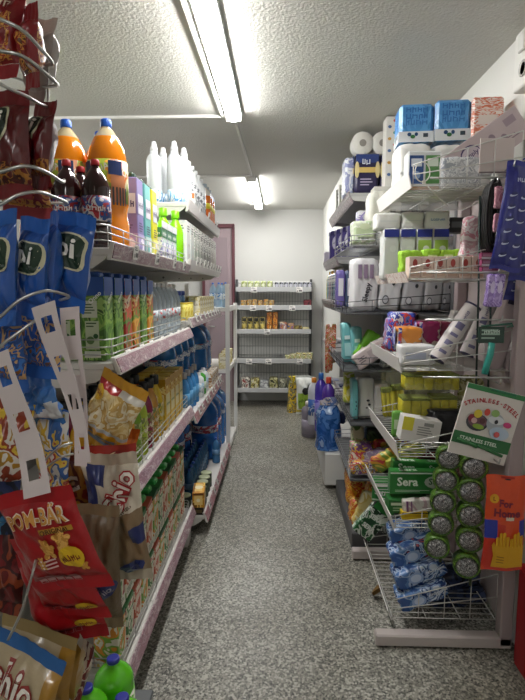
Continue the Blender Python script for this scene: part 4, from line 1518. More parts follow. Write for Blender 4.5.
hang('puff_bag', 'clear windowed puff snack bag with red corner and yellow base, beside the paper strips', 112, 414, 58, 78, 1.28, puff, roll=24, yaw=-6, tilt=3, back='#b8902c', seals='#c9921f', seed=64, t=.075, wob=.8, nu=28, nv=30, cat='snack bag',
     decs=lambda mb, mp, b: [mb.disc('#d9a81c', mp(.003), -b.w * .36, b.h * .22, b.w * .13, 14), mb.text('puf', '#7a1c16', mp(.0045), -b.w * .36, b.h * .22, b.w * .18, 0, .03),
                             mb.rect('#7b8796', mp(.003), -b.w * .34, -b.h * .335, b.w * .30, -b.h * .285, 5), mb.rect('#6a7686', mp(.003), -b.w * .3, -b.h * .41, b.w * .36, -b.h * .37, 5)])
hang('snack_bag', 'orange red snack bag peeking out under the puff bag', 118, 452, 40, 54, 1.36, printed(['#b3541c', '#c96a24', '#8a2a18', '#d98a3a'], 12, .3, bump=.3), roll=8, yaw=-6, seed=65)

# ------------------------------------------------------------------ crate with green detergent bottles by the stand
cr = empty('plastic_crate', (-.515, 1.275, 0))
tag(cr, 'grey plastic crate on the floor under the green bottles beside the chip stand', 'crate')
mb = MB(); mb.box((0, 0, .012), (.26, .24, .02), mat('#4a4c50', .5), .004); mb.build('crate_floor', cr)
for s in (-1, 1):
    mb = MB()
    mb.box((s * .128, 0, .125), (.008, .24, .23), mat('#54565a', .5), .003); mb.build('side_wall', cr)
    mb = MB()
    mb.box((0, s * .118, .125), (.25, .008, .23), mat('#54565a', .5), .003); mb.build('end_wall', cr)
mb = MB(); mb.box((0, 0, .246), (.27, .25, .012), mat('#5e6064', .5), .004); mb.build('crate_lid', cr)
gb = bottle('soda', .27, .056, mat('#5fbf22', .18, coat=.4), mat('#232a8f', .35), printed(['#7fd038', '#e8e6d8', '#5fae22', '#3a8a2a'], 14), (.15, .5), seg=24)
for i, (px, py, Y) in enumerate([(113, 657, 1.29), (86, 686, 1.20), (122, 696, 1.175)]):
    p = at(px, py, Y)
    put('gb', gb, 'green_bottle', ['green bottle with navy cap standing full height beside the brown chip bags', 'green bottle with navy cap half hidden below the red snack bag', 'green bottle with navy cap nearest the camera, only its cap in view'][i], 'bottle', (p.x, p.y, .2535), rz=.4 * i, scale=(1, 1, (p.z - .2535) / .27))
# ================================================================== household goods, wire rack nearest the camera (A)
N90 = -PI / 2


def dims(x0, y0, x1, y1, Y):
    k = Y / F
    p = at((x0 + x1) / 2, y1, Y)
    return p.x, p.z, (x1 - x0) * k, (y1 - y0) * k


def stand(name, label, cat, rect, Y, depth, builder, z=None, roll=0.0, rz=0.0, tilt=0.0, group=None, key=None):
    """Thing filling an image rectangle at distance Y; builder(w, d, h) -> maker. Its base rests at z when given."""
    x, zb, w, h = dims(*rect, Y)
    if z is not None:
        h += zb - z
        zb = z
    f = builder(w, depth, h)
    o = f(name)
    # turn about the centre of the thing
    R = Matrix.Rotation(math.radians(roll), 4, 'Y') @ Matrix.Rotation(math.radians(tilt), 4, 'X') @ Matrix.Rotation(math.radians(rz), 4, 'Z')
    c = Vector((x, Y + depth / 2, zb + h / 2))
    M = Matrix.Translation(c) @ R @ Matrix.Translation((0, 0, -h / 2))
    o.location = M.to_translation()
    o.rotation_euler = M.to_euler()
    return tag(o, label, cat, group)


def SB(m, decs=(), **k): return lambda w, d, h: soft(w * .955, d * .96, h * .98, m, decs, **dict(k, wob=min(k.get('wob', .004), .06 * w)))
def BX(m, decs=(), **k): return lambda w, d, h: box(w, d, h, m, decs, **k)


A1, A2, A3, A4, A5, A6 = 1.864, 1.509, 1.154, .804, .504, .155
blueT = printed(['#4c8fc9', '#5b9dd4', '#4384bd', '#68a6d8'], 7, .3, bump=.15)
tis = [('r', -.5, -.5, .5, -.22, '#d9dde0'), ('t', 'SOFT', 0, .33, .62, '#2f6db0', 0, .03), ('t', 'CARE', 0, .17, .62, '#2f6db0', 0, .03), ('t', 'PURE', 0, .02, .62, '#3876b6', 0, .03), ('c', -.2, -.3, .06, '#20406a', .05), ('c', -.1, -.36, .07, '#2f6a3a', .05), ('c', .0, -.3, .05, '#20406a', .05), ('r', .2, -.38, .34, -.28, '#33404a')]
stand('tissue_pack', 'tall light blue tissue pack nearer the toilet rolls on the top wire shelf', 'tissue pack', (401, 107, 433, 144), 2.29, .14, BX(blueT, [('FL', tis)], bev=.014), z=at(416, 142.5, 2.26).z + .010, rz=-4)
stand('tissue_pack', 'tall light blue tissue pack in the middle, beside the orange striped pack', 'tissue pack', (437, 103, 470, 144), 2.27, .14, BX(blueT, [('FL', tis)], bev=.014), z=at(416, 142.5, 2.26).z + .010, rz=-4)
osp = printed(['#d9785a', '#e9d9cf', '#d9785a', '#efe3da'], 16, .35, (1, 1, 4))
stand('tissue_pack', 'orange and white striped tissue pack on the top wire shelf by the wall', 'tissue pack', (473, 101, 502, 147), 2.25, .12, BX(osp, [('F', [('r', -.3, -.1, .3, .1, '#e9ddd4')])], bev=.010), z=at(480, 146, 2.26).z + .010, rz=-4)
whp = mat('#dfdfdb', .4, bump=.2, bscale=20)
for i, r_ in enumerate([(399, 144, 431, 180), (434, 145, 466, 180), (466, 148, 492, 180)]):
    stand('napkin_pack', ['plain white napkin pack under the tall blue pack nearer the toilet rolls', 'plain white napkin pack under the middle blue pack', 'plain white napkin pack under the orange striped pack'][i], 'napkin pack', r_, 2.26, .17, SB(whp, [('F', [('r', -.5, -.1, .5, -.05, '#c9cac8')])]), z=A1 + .002)
mau = mat('#bfaeb0', .45)
stand('flat_box', 'pale mauve carton lying at a slant on the top wire shelf against the wall', 'box', (447, 131, 527, 163), 2.12, .05,
      BX(mau, [('F', [('c', -.22, .05, .13, '#4a3a66', .30), ('c', -.22, .05, .118, '#c9bcc4', .25), ('t', 'simply', -.22, .05, .2, '#4a3a66'), ('c', .08, .1, .04, '#8c7a84', .12), ('c', .2, -.1, .04, '#8c7a84', .12), ('l', .0, -.36, .42, -.12, 3, '#8c7a84'), ('r', .28, .12, .42, .34, '#a08d96')])]), roll=-36)
stand('tissue_box', 'small pocket tissue pack with blue and green panels at the shelf front', 'tissue pack', (408, 153, 440, 183), 2.13, .07,
      BX(mat('#d9dcdc', .35), [('F', [('r', -.45, -.35, -.03, .38, '#34538c'), ('r', .03, -.35, .45, .38, '#54884c'), ('r', -.4, .1, -.08, .3, '#d7dde6'), ('r', .08, .1, .4, .3, '#dbe6d6'), ('c', -.24, -.12, .12, '#8aa2c9'), ('r', -.5, -.5, .5, -.4, '#9a6a3c')])], bev=.006), z=A1 + .002)
stand('foil_pack', 'crinkled clear wrapped pack in front of the slanted mauve carton', 'pack', (441, 158, 482, 186), 2.10, .05, SB(printed(['#cfd0d2', '#b5b8bd', '#dedfe0', '#a3a8b0'], 30, .2, bump=.5), r=.01), z=A1 + .002, roll=0)
stand('sign_card', 'blank pale card clipped to the near side of the top wire shelf', 'card', (480, 141, 512, 173), 1.992, .004, BX(mat('#c8bab7', .5), [('F', [('r', -.5, -.5, .5, -.46, '#6a6060')])], bev=.0005))
# white cable tie hanging from the top shelf
mb = MB()
pts = []
for k in range(22):
    a = 2 * PI * k / 22
    pts.append(at(422.5 + 7.5 * math.cos(a), 172 + 10 * math.sin(a), 2.0))
mb.tube(pts, .0022, mat('#dcd8d0', .4), 6, closed=True)
mb.tube([at(424, 182, 2.0), at(432, 191, 2.0), at(448, 207, 2.0)], .0022, mat('#dcd8d0', .4))
mb.box(at(424, 182, 2.0), (.012, .008, .012), mat('#dcd8d0', .4), .001)
tag(mb.build('cable_tie'), 'white looped cable tie with long tail hanging from the top wire shelf', 'cable tie')

# second level: toothpick boxes, green sponges, napkins behind
for i in range(6):
    x0 = 409 + 12.6 * i
    stand('toothpick_box', f'small cream and pink box, {ORD[i]} from the aisle on the second wire shelf', 'box', (x0, 257, x0 + 11.6, 273), 2.06, .06,
          BX(mat('#d9c3b4', .45), [('F', [('c', 0, .2, .2, '#a8443c', .18), ('r', -.4, -.4, .4, -.15, '#c9a894'), ('l', -.35, -.1, .35, .05, 2, '#8a5a50')])], bev=.002), z=A2 + .002, group='cream and pink boxes in a row')
spg = mat('#9fd03c', .7, bump=.6, bscale=70, var=.15)
for i, r_ in enumerate([(401, 250, 422, 268), (424, 249, 440, 264), (440, 250, 456, 262), (455, 249, 467, 261)]):
    stand('sponge_pack', 'bright green sponge pack above the cream and pink boxes, ' + ['largest, nearest the aisle', 'second from the aisle', 'third from the aisle', 'last, nearest the pink sachets'][i], 'sponge', r_, 2.16, .07, SB(spg, [('F', [('r', -.3, -.1, .3, .1, '#d6e8a8')])], wob=.006, seed=i), z=A2 + .002 if i == 0 else None, group='green sponge packs')
nap = lambda g: [('r', -.5, .34, .5, .5, '#23308c'), ('r', -.44, -.5, .44, .28, '#d6d9d6' if not g else '#a8c95a'), ('c', .1, .1, .22, '#e6eae0' if g else '#dfe2df')]
for i in range(4):
    x0 = 383 + 16.5 * i
    stand('napkin_pack', f'white pack with blue top band{" and green print" if i >= 2 else ""}, {ORD[i]} of four from the aisle', 'napkin pack', (x0, 228, x0 + 16, 262), 2.34, .10, SB(mat('#d3d6d3', .4), [('F', nap(i >= 2))], wob=.002), z=A2 + .002, group='blue banded napkin packs')
for i, r_ in enumerate([(376, 213, 401, 229), (402, 212, 424, 229), (425, 211, 450, 229)]):
    stand('napkin_pack', 'white napkin block on the blue banded packs, ' + ['nearest the aisle', 'in the middle', 'with blue writing, nearest the wall'][i], 'napkin pack', r_, 2.36, .10, SB(whp, [('F', [('t', 'napkin', 0, 0, .6, '#4a78a8'), ] if i == 2 else [('r', -.4, -.05, .4, 0, '#cfd2d2')])], wob=.003, seed=i))
stand('dark_box', 'flat dark box between the napkin blocks and the pink sachet bag', 'box', (450, 218, 466, 232), 2.40, .10, BX('#35353a', [('F', [('r', -.4, -.2, .4, .2, '#6a6d74')])]))
pinkp = printed(['#d9c9cc', '#cf8f9c', '#e3dadb', '#c9a4ac', '#dccfd0'], 16, .25, bump=.3)
stand('pink_pack', 'clear pack with pink print leaning by the upright at the second wire shelf', 'pack', (462, 217, 483, 264), 2.10, .05, SB(pinkp, [('F', [('t', '8', 0, -.32, .3, '#b3404c', 0, .03)])], wob=.006), z=A2 + .002, roll=6)

# third level: cloth bundles, foil rolls
blr = printed(['#3646a8', '#d9dde6', '#3a4cb4', '#c9463c', '#5a74c9', '#2a3890'], 13, .3, bump=.3)
for i, (c, nm, r_) in enumerate([('#d98a34', 'orange', (398, 327, 424, 349)), ('#8f1f55', 'magenta', (419, 321, 442, 345)), ('#7d2440', 'wine red', (437, 322, 456, 345))]):
    stand('cloth_pack', f'{nm} cleaning cloth pack ' + ['with blue wrapper end, nearest the aisle on the third wire shelf', 'between the orange and wine red ones', 'nearest the foil rolls'][i], 'cloth pack', r_, 2.20 + .03 * i, .16,
          SB(printed([c, c, c, blend] if False else [c, c, '#e0cfc4', c], 6, .3, bump=.2), [('L', [('r', -.5, -.5, .5, .5, blr)]), ('F', [('r', -.5, -.5, -.36, .5, blr)])], wob=.005, seed=i), z=1.222 + .003 * i, rz=-4)
for i, r_ in enumerate([(391, 312, 416, 335), (388, 318, 404, 352)]):
    stand('cloth_pack', ['blue and white striped cloth pack on top of the orange one', 'blue and red cloth pack standing at the aisle end of the third wire shelf'][i], 'cloth pack', r_, 2.30, .12, SB(blr, wob=.008, seed=4 + i))
stand('wipes_pack', 'white wipes pack lying flat at the front of the third wire shelf', 'wipes pack', (400, 345, 438, 357), 2.06, .10, SB(mat('#dcdcdc', .35, bump=.2, bscale=25), [('F', [('r', -.4, -.2, .2, .15, '#b3b9cc')])], wob=.003), z=A3 + .004)


def foilroll(L, r, c, w):
    def B(name):
        root = empty(name)
        mb = MB()
        mb.lathe([(r * .96, 0), (r, L * .02), (r, L * .5), (r, L * .98), (r * .96, L)], mat('#cfc7c6', .35, bump=.25, bscale=18), 20)
        cm = cyl_map(r, 0, .0012)
        for q in range(3):
            for k, (za, zb) in enumerate(((.12, .17), (.26, .34), (.42, .47), (.55, .66))):
                mb.rect('#6f6a8c', cm, (2.1 * q - .35) * r, za * L, (2.1 * q + .55) * r, zb * L, 5)
            mb.text('ROLL', '#4a4470', cm, 2.1 * q * r, .78 * L, L * .16, PI / 2, .02)
        mb.build('film_roll', root)
        e = MB()
        e.lathe([(r * 1.01, L * .975), (r * 1.01, L * 1.004), (r * .5, L * 1.006)], '#2e2a4c', 20)
        e.build('end_cap', root)
        e = MB()
        e.lathe([(r * .5, -.002), (r * 1.01, 0), (r * 1.01, L * .02)], '#2e2a4c', 20)
        e.build('end_cap', root)
        return root
    return B


for i, (p, q, Y, r) in enumerate([((436, 360), (473, 306), 2.03, .034), ((466, 355), (492, 300), 2.10, .03)]):
    a, b = at(p[0], p[1], Y), at(q[0], q[1], Y + .03)
    dv = b - a
    o = foilroll(dv.length, r, None, None)('film_roll_pack')
    o.location = a
    o.rotation_euler = dv.to_track_quat('Z', 'Y').to_euler()
    tag(o, ['white film roll with dark ends slanting out of the third wire shelf', 'second white film roll slanting behind the first, by the upright'][i], 'roll')
stand('paper_pack', 'pale folded paper pack leaning on the film rolls', 'pack', (447, 312, 470, 345), 2.28, .05, SB(mat('#c6c2bf', .45, bump=.3, bscale=15), wob=.006), roll=20)

# fourth level: yellow sponge packs, white box
yel = mat('#cbbf22', .75, bump=.6, bscale=80, var=.2)
cl = mat('#d8d8a0', .15, alpha=.16)


def sponge(w, d, h):
    def B(name):
        root = empty(name)
        mb = MB()
        n = 3
        for k in range(n):
            mb.box((w * (-.5 + (k + .5) / n), 0, h * .36), (w / n * .94, d * .9, h * .66), yel, .006, 2, smooth=True)
        mb.build('sponge_block', root)
        g = MB()
        g.box((0, 0, h * .75), (w * .97, d * .9, h * .12), mat('#6f7a2c', .9, bump=.5, bscale=120), .002)
        g.build('scrub_layer', root)
        f = MB()
        f.surf(lambda u, v: (w * (u - .5) * (1.02 - .25 * v), -d * .3 + d * .3 * v + .006 * math.sin(17 * u), h * (.8 + .5 * v) + .006 * math.sin(11 * u)), 10, 4, cl)
        f.surf(lambda u, v: (w * (u - .5) * 1.03, -d * .48 - .004 * math.sin(u * 19 + v * 9), h * (.02 + .8 * v)), 10, 6, cl)
        f.build('clear_wrap', root)
        return root
    return B


k = 0
for (r_, Y) in [((402, 393, 431, 414), 2.20), ((432, 392, 458, 413), 2.22), ((405, 371, 434, 391), 2.26), ((435, 371, 460, 391), 2.28)]:
    stand('sponge_pack', 'yellow kitchen sponge pack in clear wrap, ' + ['lower one, nearer the aisle', 'lower one, nearer the wall', 'upper one, nearer the aisle', 'upper one, nearer the wall'][k], 'sponge', r_, Y, .10, sponge, z=(A4 + .10 if k < 2 else None), group='yellow sponge packs')
    k += 1
stand('sponge_pack', 'yellow sponge pack peeking over the others below the film rolls', 'sponge', (420, 362, 452, 380), 2.38, .08, sponge)
stand('filler_box', 'olive cardboard box holding up the yellow sponge packs', 'box', (404, 413, 462, 440), 2.24, .10, BX(printed(['#7c7a3a', '#8f8c48', '#6a6830'], 8)), z=A4 + .002)
stand('white_box', 'white carton with yellow corner tilted at the front of the fourth wire shelf', 'box', (401, 418, 440, 443), 2.04, .07,
      BX('#d9d6d2', [('F', [('r', -.5, -.05, -.22, .5, '#d9cf3a'), ('l', -.1, -.2, .35, .2, 4, '#8a8a86'), ('r', .05, .22, .3, .36, '#8f8f8c')])]), roll=9)
bagm = mat('#1d1d20', .35, bump=.5, bscale=22)
stand('black_bag', 'crumpled black bag behind the white carton with the yellow corner', 'bag', (428, 410, 470, 442), 2.12, .07, SB(bagm, wob=.012, seed=3), z=A4 + .004)
for i, r_ in enumerate([(460, 375, 482, 412), (448, 398, 478, 440)]):
    stand('clear_pack', ['pale green clear pack hanging behind the steel pot card', 'olive clear pack behind the black bag'][i], 'pack', r_, 2.34, .06, SB(printed(['#a8a86a', '#c9c89a', '#7f8048', '#d0d0b8'], 12, .2, bump=.5), wob=.01, seed=7 + i))

# fifth level: green film boxes
grn = mat('#2d7a35', .35)
sera = [('r', -.5, .40, .5, .46, '#d9e3d4'), ('t', 'Sera', -.22, .05, .34, '#e6efe0', 0, .03), ('c', .27, .04, .22, '#b9c4b4', .30), ('t', 'Streç', .27, .04, .3, '#1f5a2a', 0, .02), ('l', -.42, -.42, .2, -.3, 2, '#b9d0b4')]
p_ = (389, 470, 452, 499)
stand('film_box', 'green cling film box with white lettering facing out on the fifth wire shelf', 'film box', p_, 2.10, .05, BX(grn, [('F', sera), ('T', [('t', 'Sera', -.2, 0, .3, '#d9e3d4')])]), z=A5 + .092)
stand('film_box', 'green cling film box stacked behind and above the lettered one', 'film box', (392, 462, 456, 474), 2.17, .05, BX(grn, [('FT', [('t', 'Sera', -.28, 0, .28, '#dfe9da', 0, .03), ('t', 'Streç', .2, 0, .25, '#dfe9da')])]), roll=3)
stand('film_box', 'green cling film box lying below the lettered one at the shelf front', 'film box', (388, 499, 430, 515), 2.08, .08, BX('#276b30', [('F', [('r', -.45, .1, .45, .3, '#c9d9c4'), ('l', -.4, -.35, .4, 0, 2, '#9fc09a')])]), z=A5 + .012)
stand('wrap_roll', 'white wrapped roll lying across the yellow box on the fifth wire shelf', 'roll', (402, 499, 438, 512), 2.05, .035, SB(printed(['#d6d0c8', '#e3dfd8', '#c9b0b4', '#dcd8d0'], 10, .35), [('F', [('r', -.45, -.5, -.38, .5, '#7a4a7a'), ('r', -.3, -.5, -.26, .5, '#7a4a7a')])], wob=.003), roll=-4)
stand('yellow_box', 'yellow box low at the front of the fifth wire shelf', 'box', (401, 511, 428, 532), 2.04, .07, BX('#d9b81f', [('F', [('r', -.4, -.1, .4, .25, '#c79f14'), ('r', -.5, .36, .5, .5, '#2a2418')])]), z=A5 + .003)
stand('dark_pack', 'dark brown pack beside the yellow box on the fifth wire shelf', 'pack', (429, 503, 455, 530), 2.14, .06, SB(printed(['#3a3a22', '#57562c', '#2a2a1a', '#7a7838'], 10, .3, bump=.4), wob=.006), z=A5 + .003)
chp = printed(['#c9464a', '#d9a03a', '#7f9a3a', '#e0c25a', '#b33a5a'], 9, .3, bump=.3)
for i, (r_, ro, m) in enumerate([((384, 449, 428, 464), -35, printed(['#b9bf4a', '#d0c860', '#8f9a38', '#e0a03a'], 9, .3, bump=.3)), ((372, 452, 400, 470), -30, chp), ((418, 448, 448, 468), -20, printed(['#5d2030', '#8a3a3a', '#3d1a22', '#7a6a3a'], 10, .3, bump=.4)), ((446, 452, 470, 476), 10, printed(['#c9a09a', '#a87a7a', '#d9c0b4', '#8a5a5a'], 12, .3, bump=.3))]):
    stand('sachet', ['olive yellow sachet sticking out above the green film boxes', 'red and yellow sachet sticking out toward the aisle', 'wine dark sachet behind the green film boxes', 'pale pink sachet beside the steel scourers'][i], 'sachet', r_, 2.24 + .02 * i, .04, SB(m, wob=.006, seed=20 + i), roll=ro)

# lowest basket: blue packs
blp = printed(['#3d5f9c', '#5a80b8', '#a9bcd8', '#2c4478', '#7f9cc8', '#c9d4e4', '#34508a'], 13, .25, bump=.4)
blpr = printed(['#3d5f9c', '#5a80b8', '#a9bcd8', '#2c4478', '#b0484a', '#c9d4e4', '#34508a'], 12, .25, bump=.4)
for i, (r_, Y, ro, m) in enumerate([((396, 588, 452, 606), 2.04, -24, blp), ((392, 565, 450, 584), 2.07, -23, blp), ((389, 543, 446, 563), 2.12, -22, blpr), ((388, 524, 440, 541), 2.19, -20, blp)]):
    stand('blue_pack', 'blue printed wipes pack lying slanted in the lowest wire basket, ' + ['bottommost and nearest', 'second from the bottom', 'third, with red spots', 'topmost and farthest in'][i], 'wipes pack', r_, Y, .12, SB(m, [('F', [('c', -.12, 0, .16, '#8fa8d0', .34), ('c', -.12, 0, .11, '#c3d0e6', .24), ('t', 'Fresh', .26, .1, .3, '#e3e9f2')])], wob=.005, seed=30 + i), roll=ro)
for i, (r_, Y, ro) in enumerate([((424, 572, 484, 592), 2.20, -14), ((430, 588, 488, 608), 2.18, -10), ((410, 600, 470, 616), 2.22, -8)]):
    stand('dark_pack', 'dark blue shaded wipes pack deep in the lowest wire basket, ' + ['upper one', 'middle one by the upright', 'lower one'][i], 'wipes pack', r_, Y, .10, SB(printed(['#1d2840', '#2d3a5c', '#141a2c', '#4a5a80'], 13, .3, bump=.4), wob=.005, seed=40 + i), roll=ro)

# ================================================================== hanging goods on hooks of the near rack
HK = mat('#2b3a38', .4, .3)
for i, (x, y0, y1, Y) in enumerate([(480, 196, 388, 2.0), (492, 232, 392, 1.98)]):
    mb = MB()
    mb.tube([at(x, y0, Y), at(x - 1.5, (y0 + y1) / 2, Y), at(x - 4, y1, Y)], .004, HK)
    tag(mb.build('hanging_rod'), ['thin dark rod hanging down beside the second wire shelf, nearer the aisle', 'thin dark rod behind the violet scrubbers and green brush'][i], 'rod')


def card(rect, Y, m, dec, roll=0, yaw=0, t=.006, **k):
    return lambda: None


def spcard(w, d, h):
    def B(name):
        root = empty(name)
        mb = MB()
        mb.box((0, 0, h / 2), (w, d, h), mat('#d9d2cc', .35), .001)
        pot = mat('#6a6c72', .25, .7)
        ds = [('r', -.5, .43, .5, .5, '#2f7a45'), ('r', -.5, -.34, .5, -.17, '#2c6b3c'), ('t', 'STAINLESS STEEL', -.05, -.25, .66, '#dfe9dc', 0, .02)]
        fdecals(mb, w, d, h, 'F', ds)
        mp = plane_map((0, -d / 2, h / 2), (1, 0, 0), (0, 0, 1), (0, -1, 0), .0026)
        # arched lettering
        s = 'STAINLESS-STEEL'
        for i, ch in enumerate(s):
            if ch == ' ': continue
            a = (i - (len(s) - 1) / 2) * .088
            R = h * .62
            mb.text(ch, '#b3242c', mp, R * math.sin(a), h * .33 - R * (1 - math.cos(a)), (h * .062 / max(text_mesh(ch, .03)[2], .3)) if ch != '-' else w * .03, -a, .03)
        # food and pots
        mq = plane_map((0, -d / 2, h / 2), (1, 0, 0), (0, 0, 1), (0, -1, 0), .0034)
        for n_, (x, y, rx, ry, c) in enumerate(((-.17, .0, .19, .12, '#3c4048'), (-.17, .015, .16, .09, '#7a5560'), (.13, .05, .15, .13, '#a9b0b8'), (.13, .09, .14, .06, '#d9dce0'), (.24, -.08, .17, .09, '#b3c4d6'), (-.2, .12, .07, .06, '#d9c23a'), (-.06, .17, .05, .05, '#c94a3a'), (.08, .18, .07, .05, '#8fb06a'), (.33, .06, .07, .04, '#c9407a'), (-.14, -.05, .10, .035, '#8aa838'), (.2, -.1, .05, .04, '#cf5a5a'), (-.3, .05, .05, .05, '#8a2a3a'), (.13, .07, .03, .03, '#2a2c30'), (-.24, .02, .05, .04, '#c9a3a0'), (-.1, .04, .05, .04, '#5a3038'))):
            mb.disc(mat(c, .4), (lambda e: (lambda px, py: mq(px, py) + Vector((0, -e, 0))))(n_ * .0005), x * w, y * h, rx * w, 18, ry * h)
        mb.build('printed_card', root)
        g = MB()
        for (x0, z0, x1, z1) in ((-.42, .22, -.06, .17), (-.04, .19, .40, .13)):
            g.tube([(x0 * w, -d * .7 - .004, z0 * h), (x1 * w, -d * .7 - .006, z1 * h)], h * .022, mat('#2f6a3a', .3), 8)
        g.build('green_handle', root)
        c = MB()
        c.box((.12 * w, -d * .5, h * .985), (w * .45, .008, h * .03), mat('#1f6a4a', .35), .002)
        c.build('top_clip', root)
        return root
    return B


stand('steel_ware_pack', 'white and green carded steel ware pack with red arched writing, hung tilted', 'carded pack', (455, 386, 514, 460), 1.84, .008, spcard, roll=14, rz=0)


def gloves(w, d, h):
    def B(name):
        root = empty(name)
        b = Bag(w, h, .022, 77, seal=.02, wob=.35)
        red, orn, blu_ = FILM('#c9301c'), FILM('#d84a1c'), mat('#2c3aa0', .3)

        def f(u, v):
            if v > .36 and v < .52 and not (.3 < u < .5): return blu_ if (u < .35 or u > .85) else orn
            return orn if v > .5 else red
        film = MB()
        film.surf(lambda u, v: b.S(u, v) + Vector((0, 0, h / 2)), 20, 26, f)
        film.surf(lambda u, v: b.S(u, v, 1) + Vector((0, 0, h / 2)), 10, 12, orn, flip=True)
        mp = lambda o: (lambda x, y: b.mp(o)(x, y) + Vector((0, 0, h / 2)))
        film.text('For', '#7d1c34', mp(.003), -w * .02, h * .22, w * .34, 0, .04)
        film.text('Home', '#7d1c34', mp(.003), w * .02, h * .12, w * .66, 0, .04)
        film.disc('#d9a01c', mp(.0025), -w * .32, h * .26, w * .11, 16)
        film.text('L', '#7d1c10', mp(.004), -w * .32, h * .26, w * .06, 0, .03)
        film.rect('#d9c9b4', mp(.003), w * .0, h * .05, w * .2, h * .085, 2)
        film.rect('#b01c14', mp(.003), -w * .16, h * .47, w * .16, h * .49, 2)
        film.disc('#1a1210', mp(.0035), 0, h * .465, w * .08, 12, h * .008)
        film.build('printed_film', root)
        yg = mat('#d9a31c', .5)
        for side, x0 in ((0, -.08), (1, .27)):
            g = MB()
            o = .006
            g.poly(yg, mp(o), [(w * (x0 - .20), -h * .46), (w * (x0 + .20), -h * .46), (w * (x0 + .19), -h * .22), (w * (x0 - .17), -h * .22)])
            for k in range(4):
                xx = x0 - .125 + .085 * k
                L = (.10, .15, .16, .12)[k]
                g.surf(lambda u, v, xx=xx, L=L: mp(o + .004 * math.sin(PI * u))(w * (xx + .08 * (u - .5)), -h * .225 + h * L * v * (1 - .12 * abs(2 * u - 1) ** 2 * v)), 5, 4, yg)
            g.poly(yg, mp(o + .001), [(w * (x0 - .17), -h * .36), (w * (x0 - .255), -h * .22), (w * (x0 - .21), -h * .18), (w * (x0 - .13), -h * .26)])
            if side == 0:
                for k in range(3):
                    g.rect('#7a4a10', mp(o + .002), w * (x0 - .1), -h * (.34 + .03 * k), w * (x0 + .08), -h * (.333 + .03 * k))
            g.build('yellow_glove', root)
        return root
    return B


stand('glove_pack', 'red and orange pack of yellow household gloves hanging lowest by the wall', 'glove pack', (480, 467, 524, 571), 1.80, .004, gloves)


def scourer(name):
    root = empty(name)
    T = Matrix.Rotation(PI / 2, 4, 'X')
    r = .050
    mb = MB()
    mb.lathe([(r, -.045), (r * 1.02, -.01), (r, .0), (r * .86, .006), (r * .80, -.002)], printed(['#3f6220', '#5f8a2c', '#2c4a18', '#7a9f3c'], 60, .35), 24, T=T)
    mb.build('green_wrapper', root)
    q = MB()
    st_ = printed(['#77777a', '#232325', '#b0b0b0', '#4a4a4c', '#f4f4f4', '#1a1a1c'], 150, .35, metal=.2, bump=1.0)  # pale and dark cells paint the sparkle of the wire into the colour
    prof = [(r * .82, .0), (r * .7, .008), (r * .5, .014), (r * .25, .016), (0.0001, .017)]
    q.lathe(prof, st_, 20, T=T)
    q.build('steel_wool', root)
    return root


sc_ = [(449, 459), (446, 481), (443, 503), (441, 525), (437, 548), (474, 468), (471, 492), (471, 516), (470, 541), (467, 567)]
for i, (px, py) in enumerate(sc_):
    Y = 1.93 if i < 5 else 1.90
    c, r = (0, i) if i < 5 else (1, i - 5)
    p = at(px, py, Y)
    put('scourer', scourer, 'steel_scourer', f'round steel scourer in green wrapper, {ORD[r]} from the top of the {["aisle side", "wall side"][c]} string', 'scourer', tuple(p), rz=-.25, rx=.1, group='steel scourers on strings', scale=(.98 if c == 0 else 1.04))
for i, (a, b) in enumerate([((452, 448), (440, 562)), ((478, 456), (470, 585))]):
    mb = MB()
    p, q = at(*a, 1.985), at(*b, 1.985)
    mb.tube([p, q], .006, mat('#3a4a24', .5))
    tag(mb.build('scourer_string'), ['green string strip carrying the aisle side steel scourers', 'green string strip carrying the wall side steel scourers'][i], 'string')

# violet scrubbers
vio = printed(['#9a7fc0', '#b9a3d6', '#8468ad', '#cbbbe2'], 26, .4, bump=.4)
for i, (x0, Y) in enumerate([(487, 1.94), (494, 1.93)]):
    stand('scrub_brush', ['violet foot scrubber hanging on the rod, aisle side of two', 'violet foot scrubber hanging on the rod, wall side of two'][i], 'scrubber', (x0, 274, x0 + 9, 307), Y, .03, SB(vio, [('F', [('c', 0, .1, .3, '#d6c9e6', .2)])], wob=.003, seed=i), roll=4)

# green brush on card
def brush(w, d, h):
    def B(name):
        root = empty(name)
        mb = MB()
        mb.box((0, 0, h * .76), (w, d, h * .30), mat('#1f3a30', .4), .002)
        fdecals(mb, w, d, h * 1.52, 'F', [('l', -.4, -.06, .4, .08, 3, '#8fa89a'), ('t', 'BRUSH', 0, .04, .6, '#c0cfc6')])
        mb.build('card_head', root)
        g = MB()
        g.tube([(0, -.012, h * .62), (-w * .05, -.014, h * .4), (-w * .16, -.012, h * .2), (-w * .22, -.010, h * .04)], w * .13, mat('#2f8f84', .35), 10)
        g.build('teal_handle', root)
        k = MB()
        k.tube([(-w * .4, 0, h * .92), (w * .2, 0, h * .94), (w * .75, -.01, h * .97), (w * .80, -.01, h * .93), (w * .55, -.01, h * .91)], .004, mat('#2a5a4a', .4), 6)
        k.build('wire_loop', root)
        return root
    return B


stand('green_brush', 'dark green carded brush with teal handle hanging beside the film rolls', 'brush', (477, 322, 502, 376), 1.93, .012, brush)

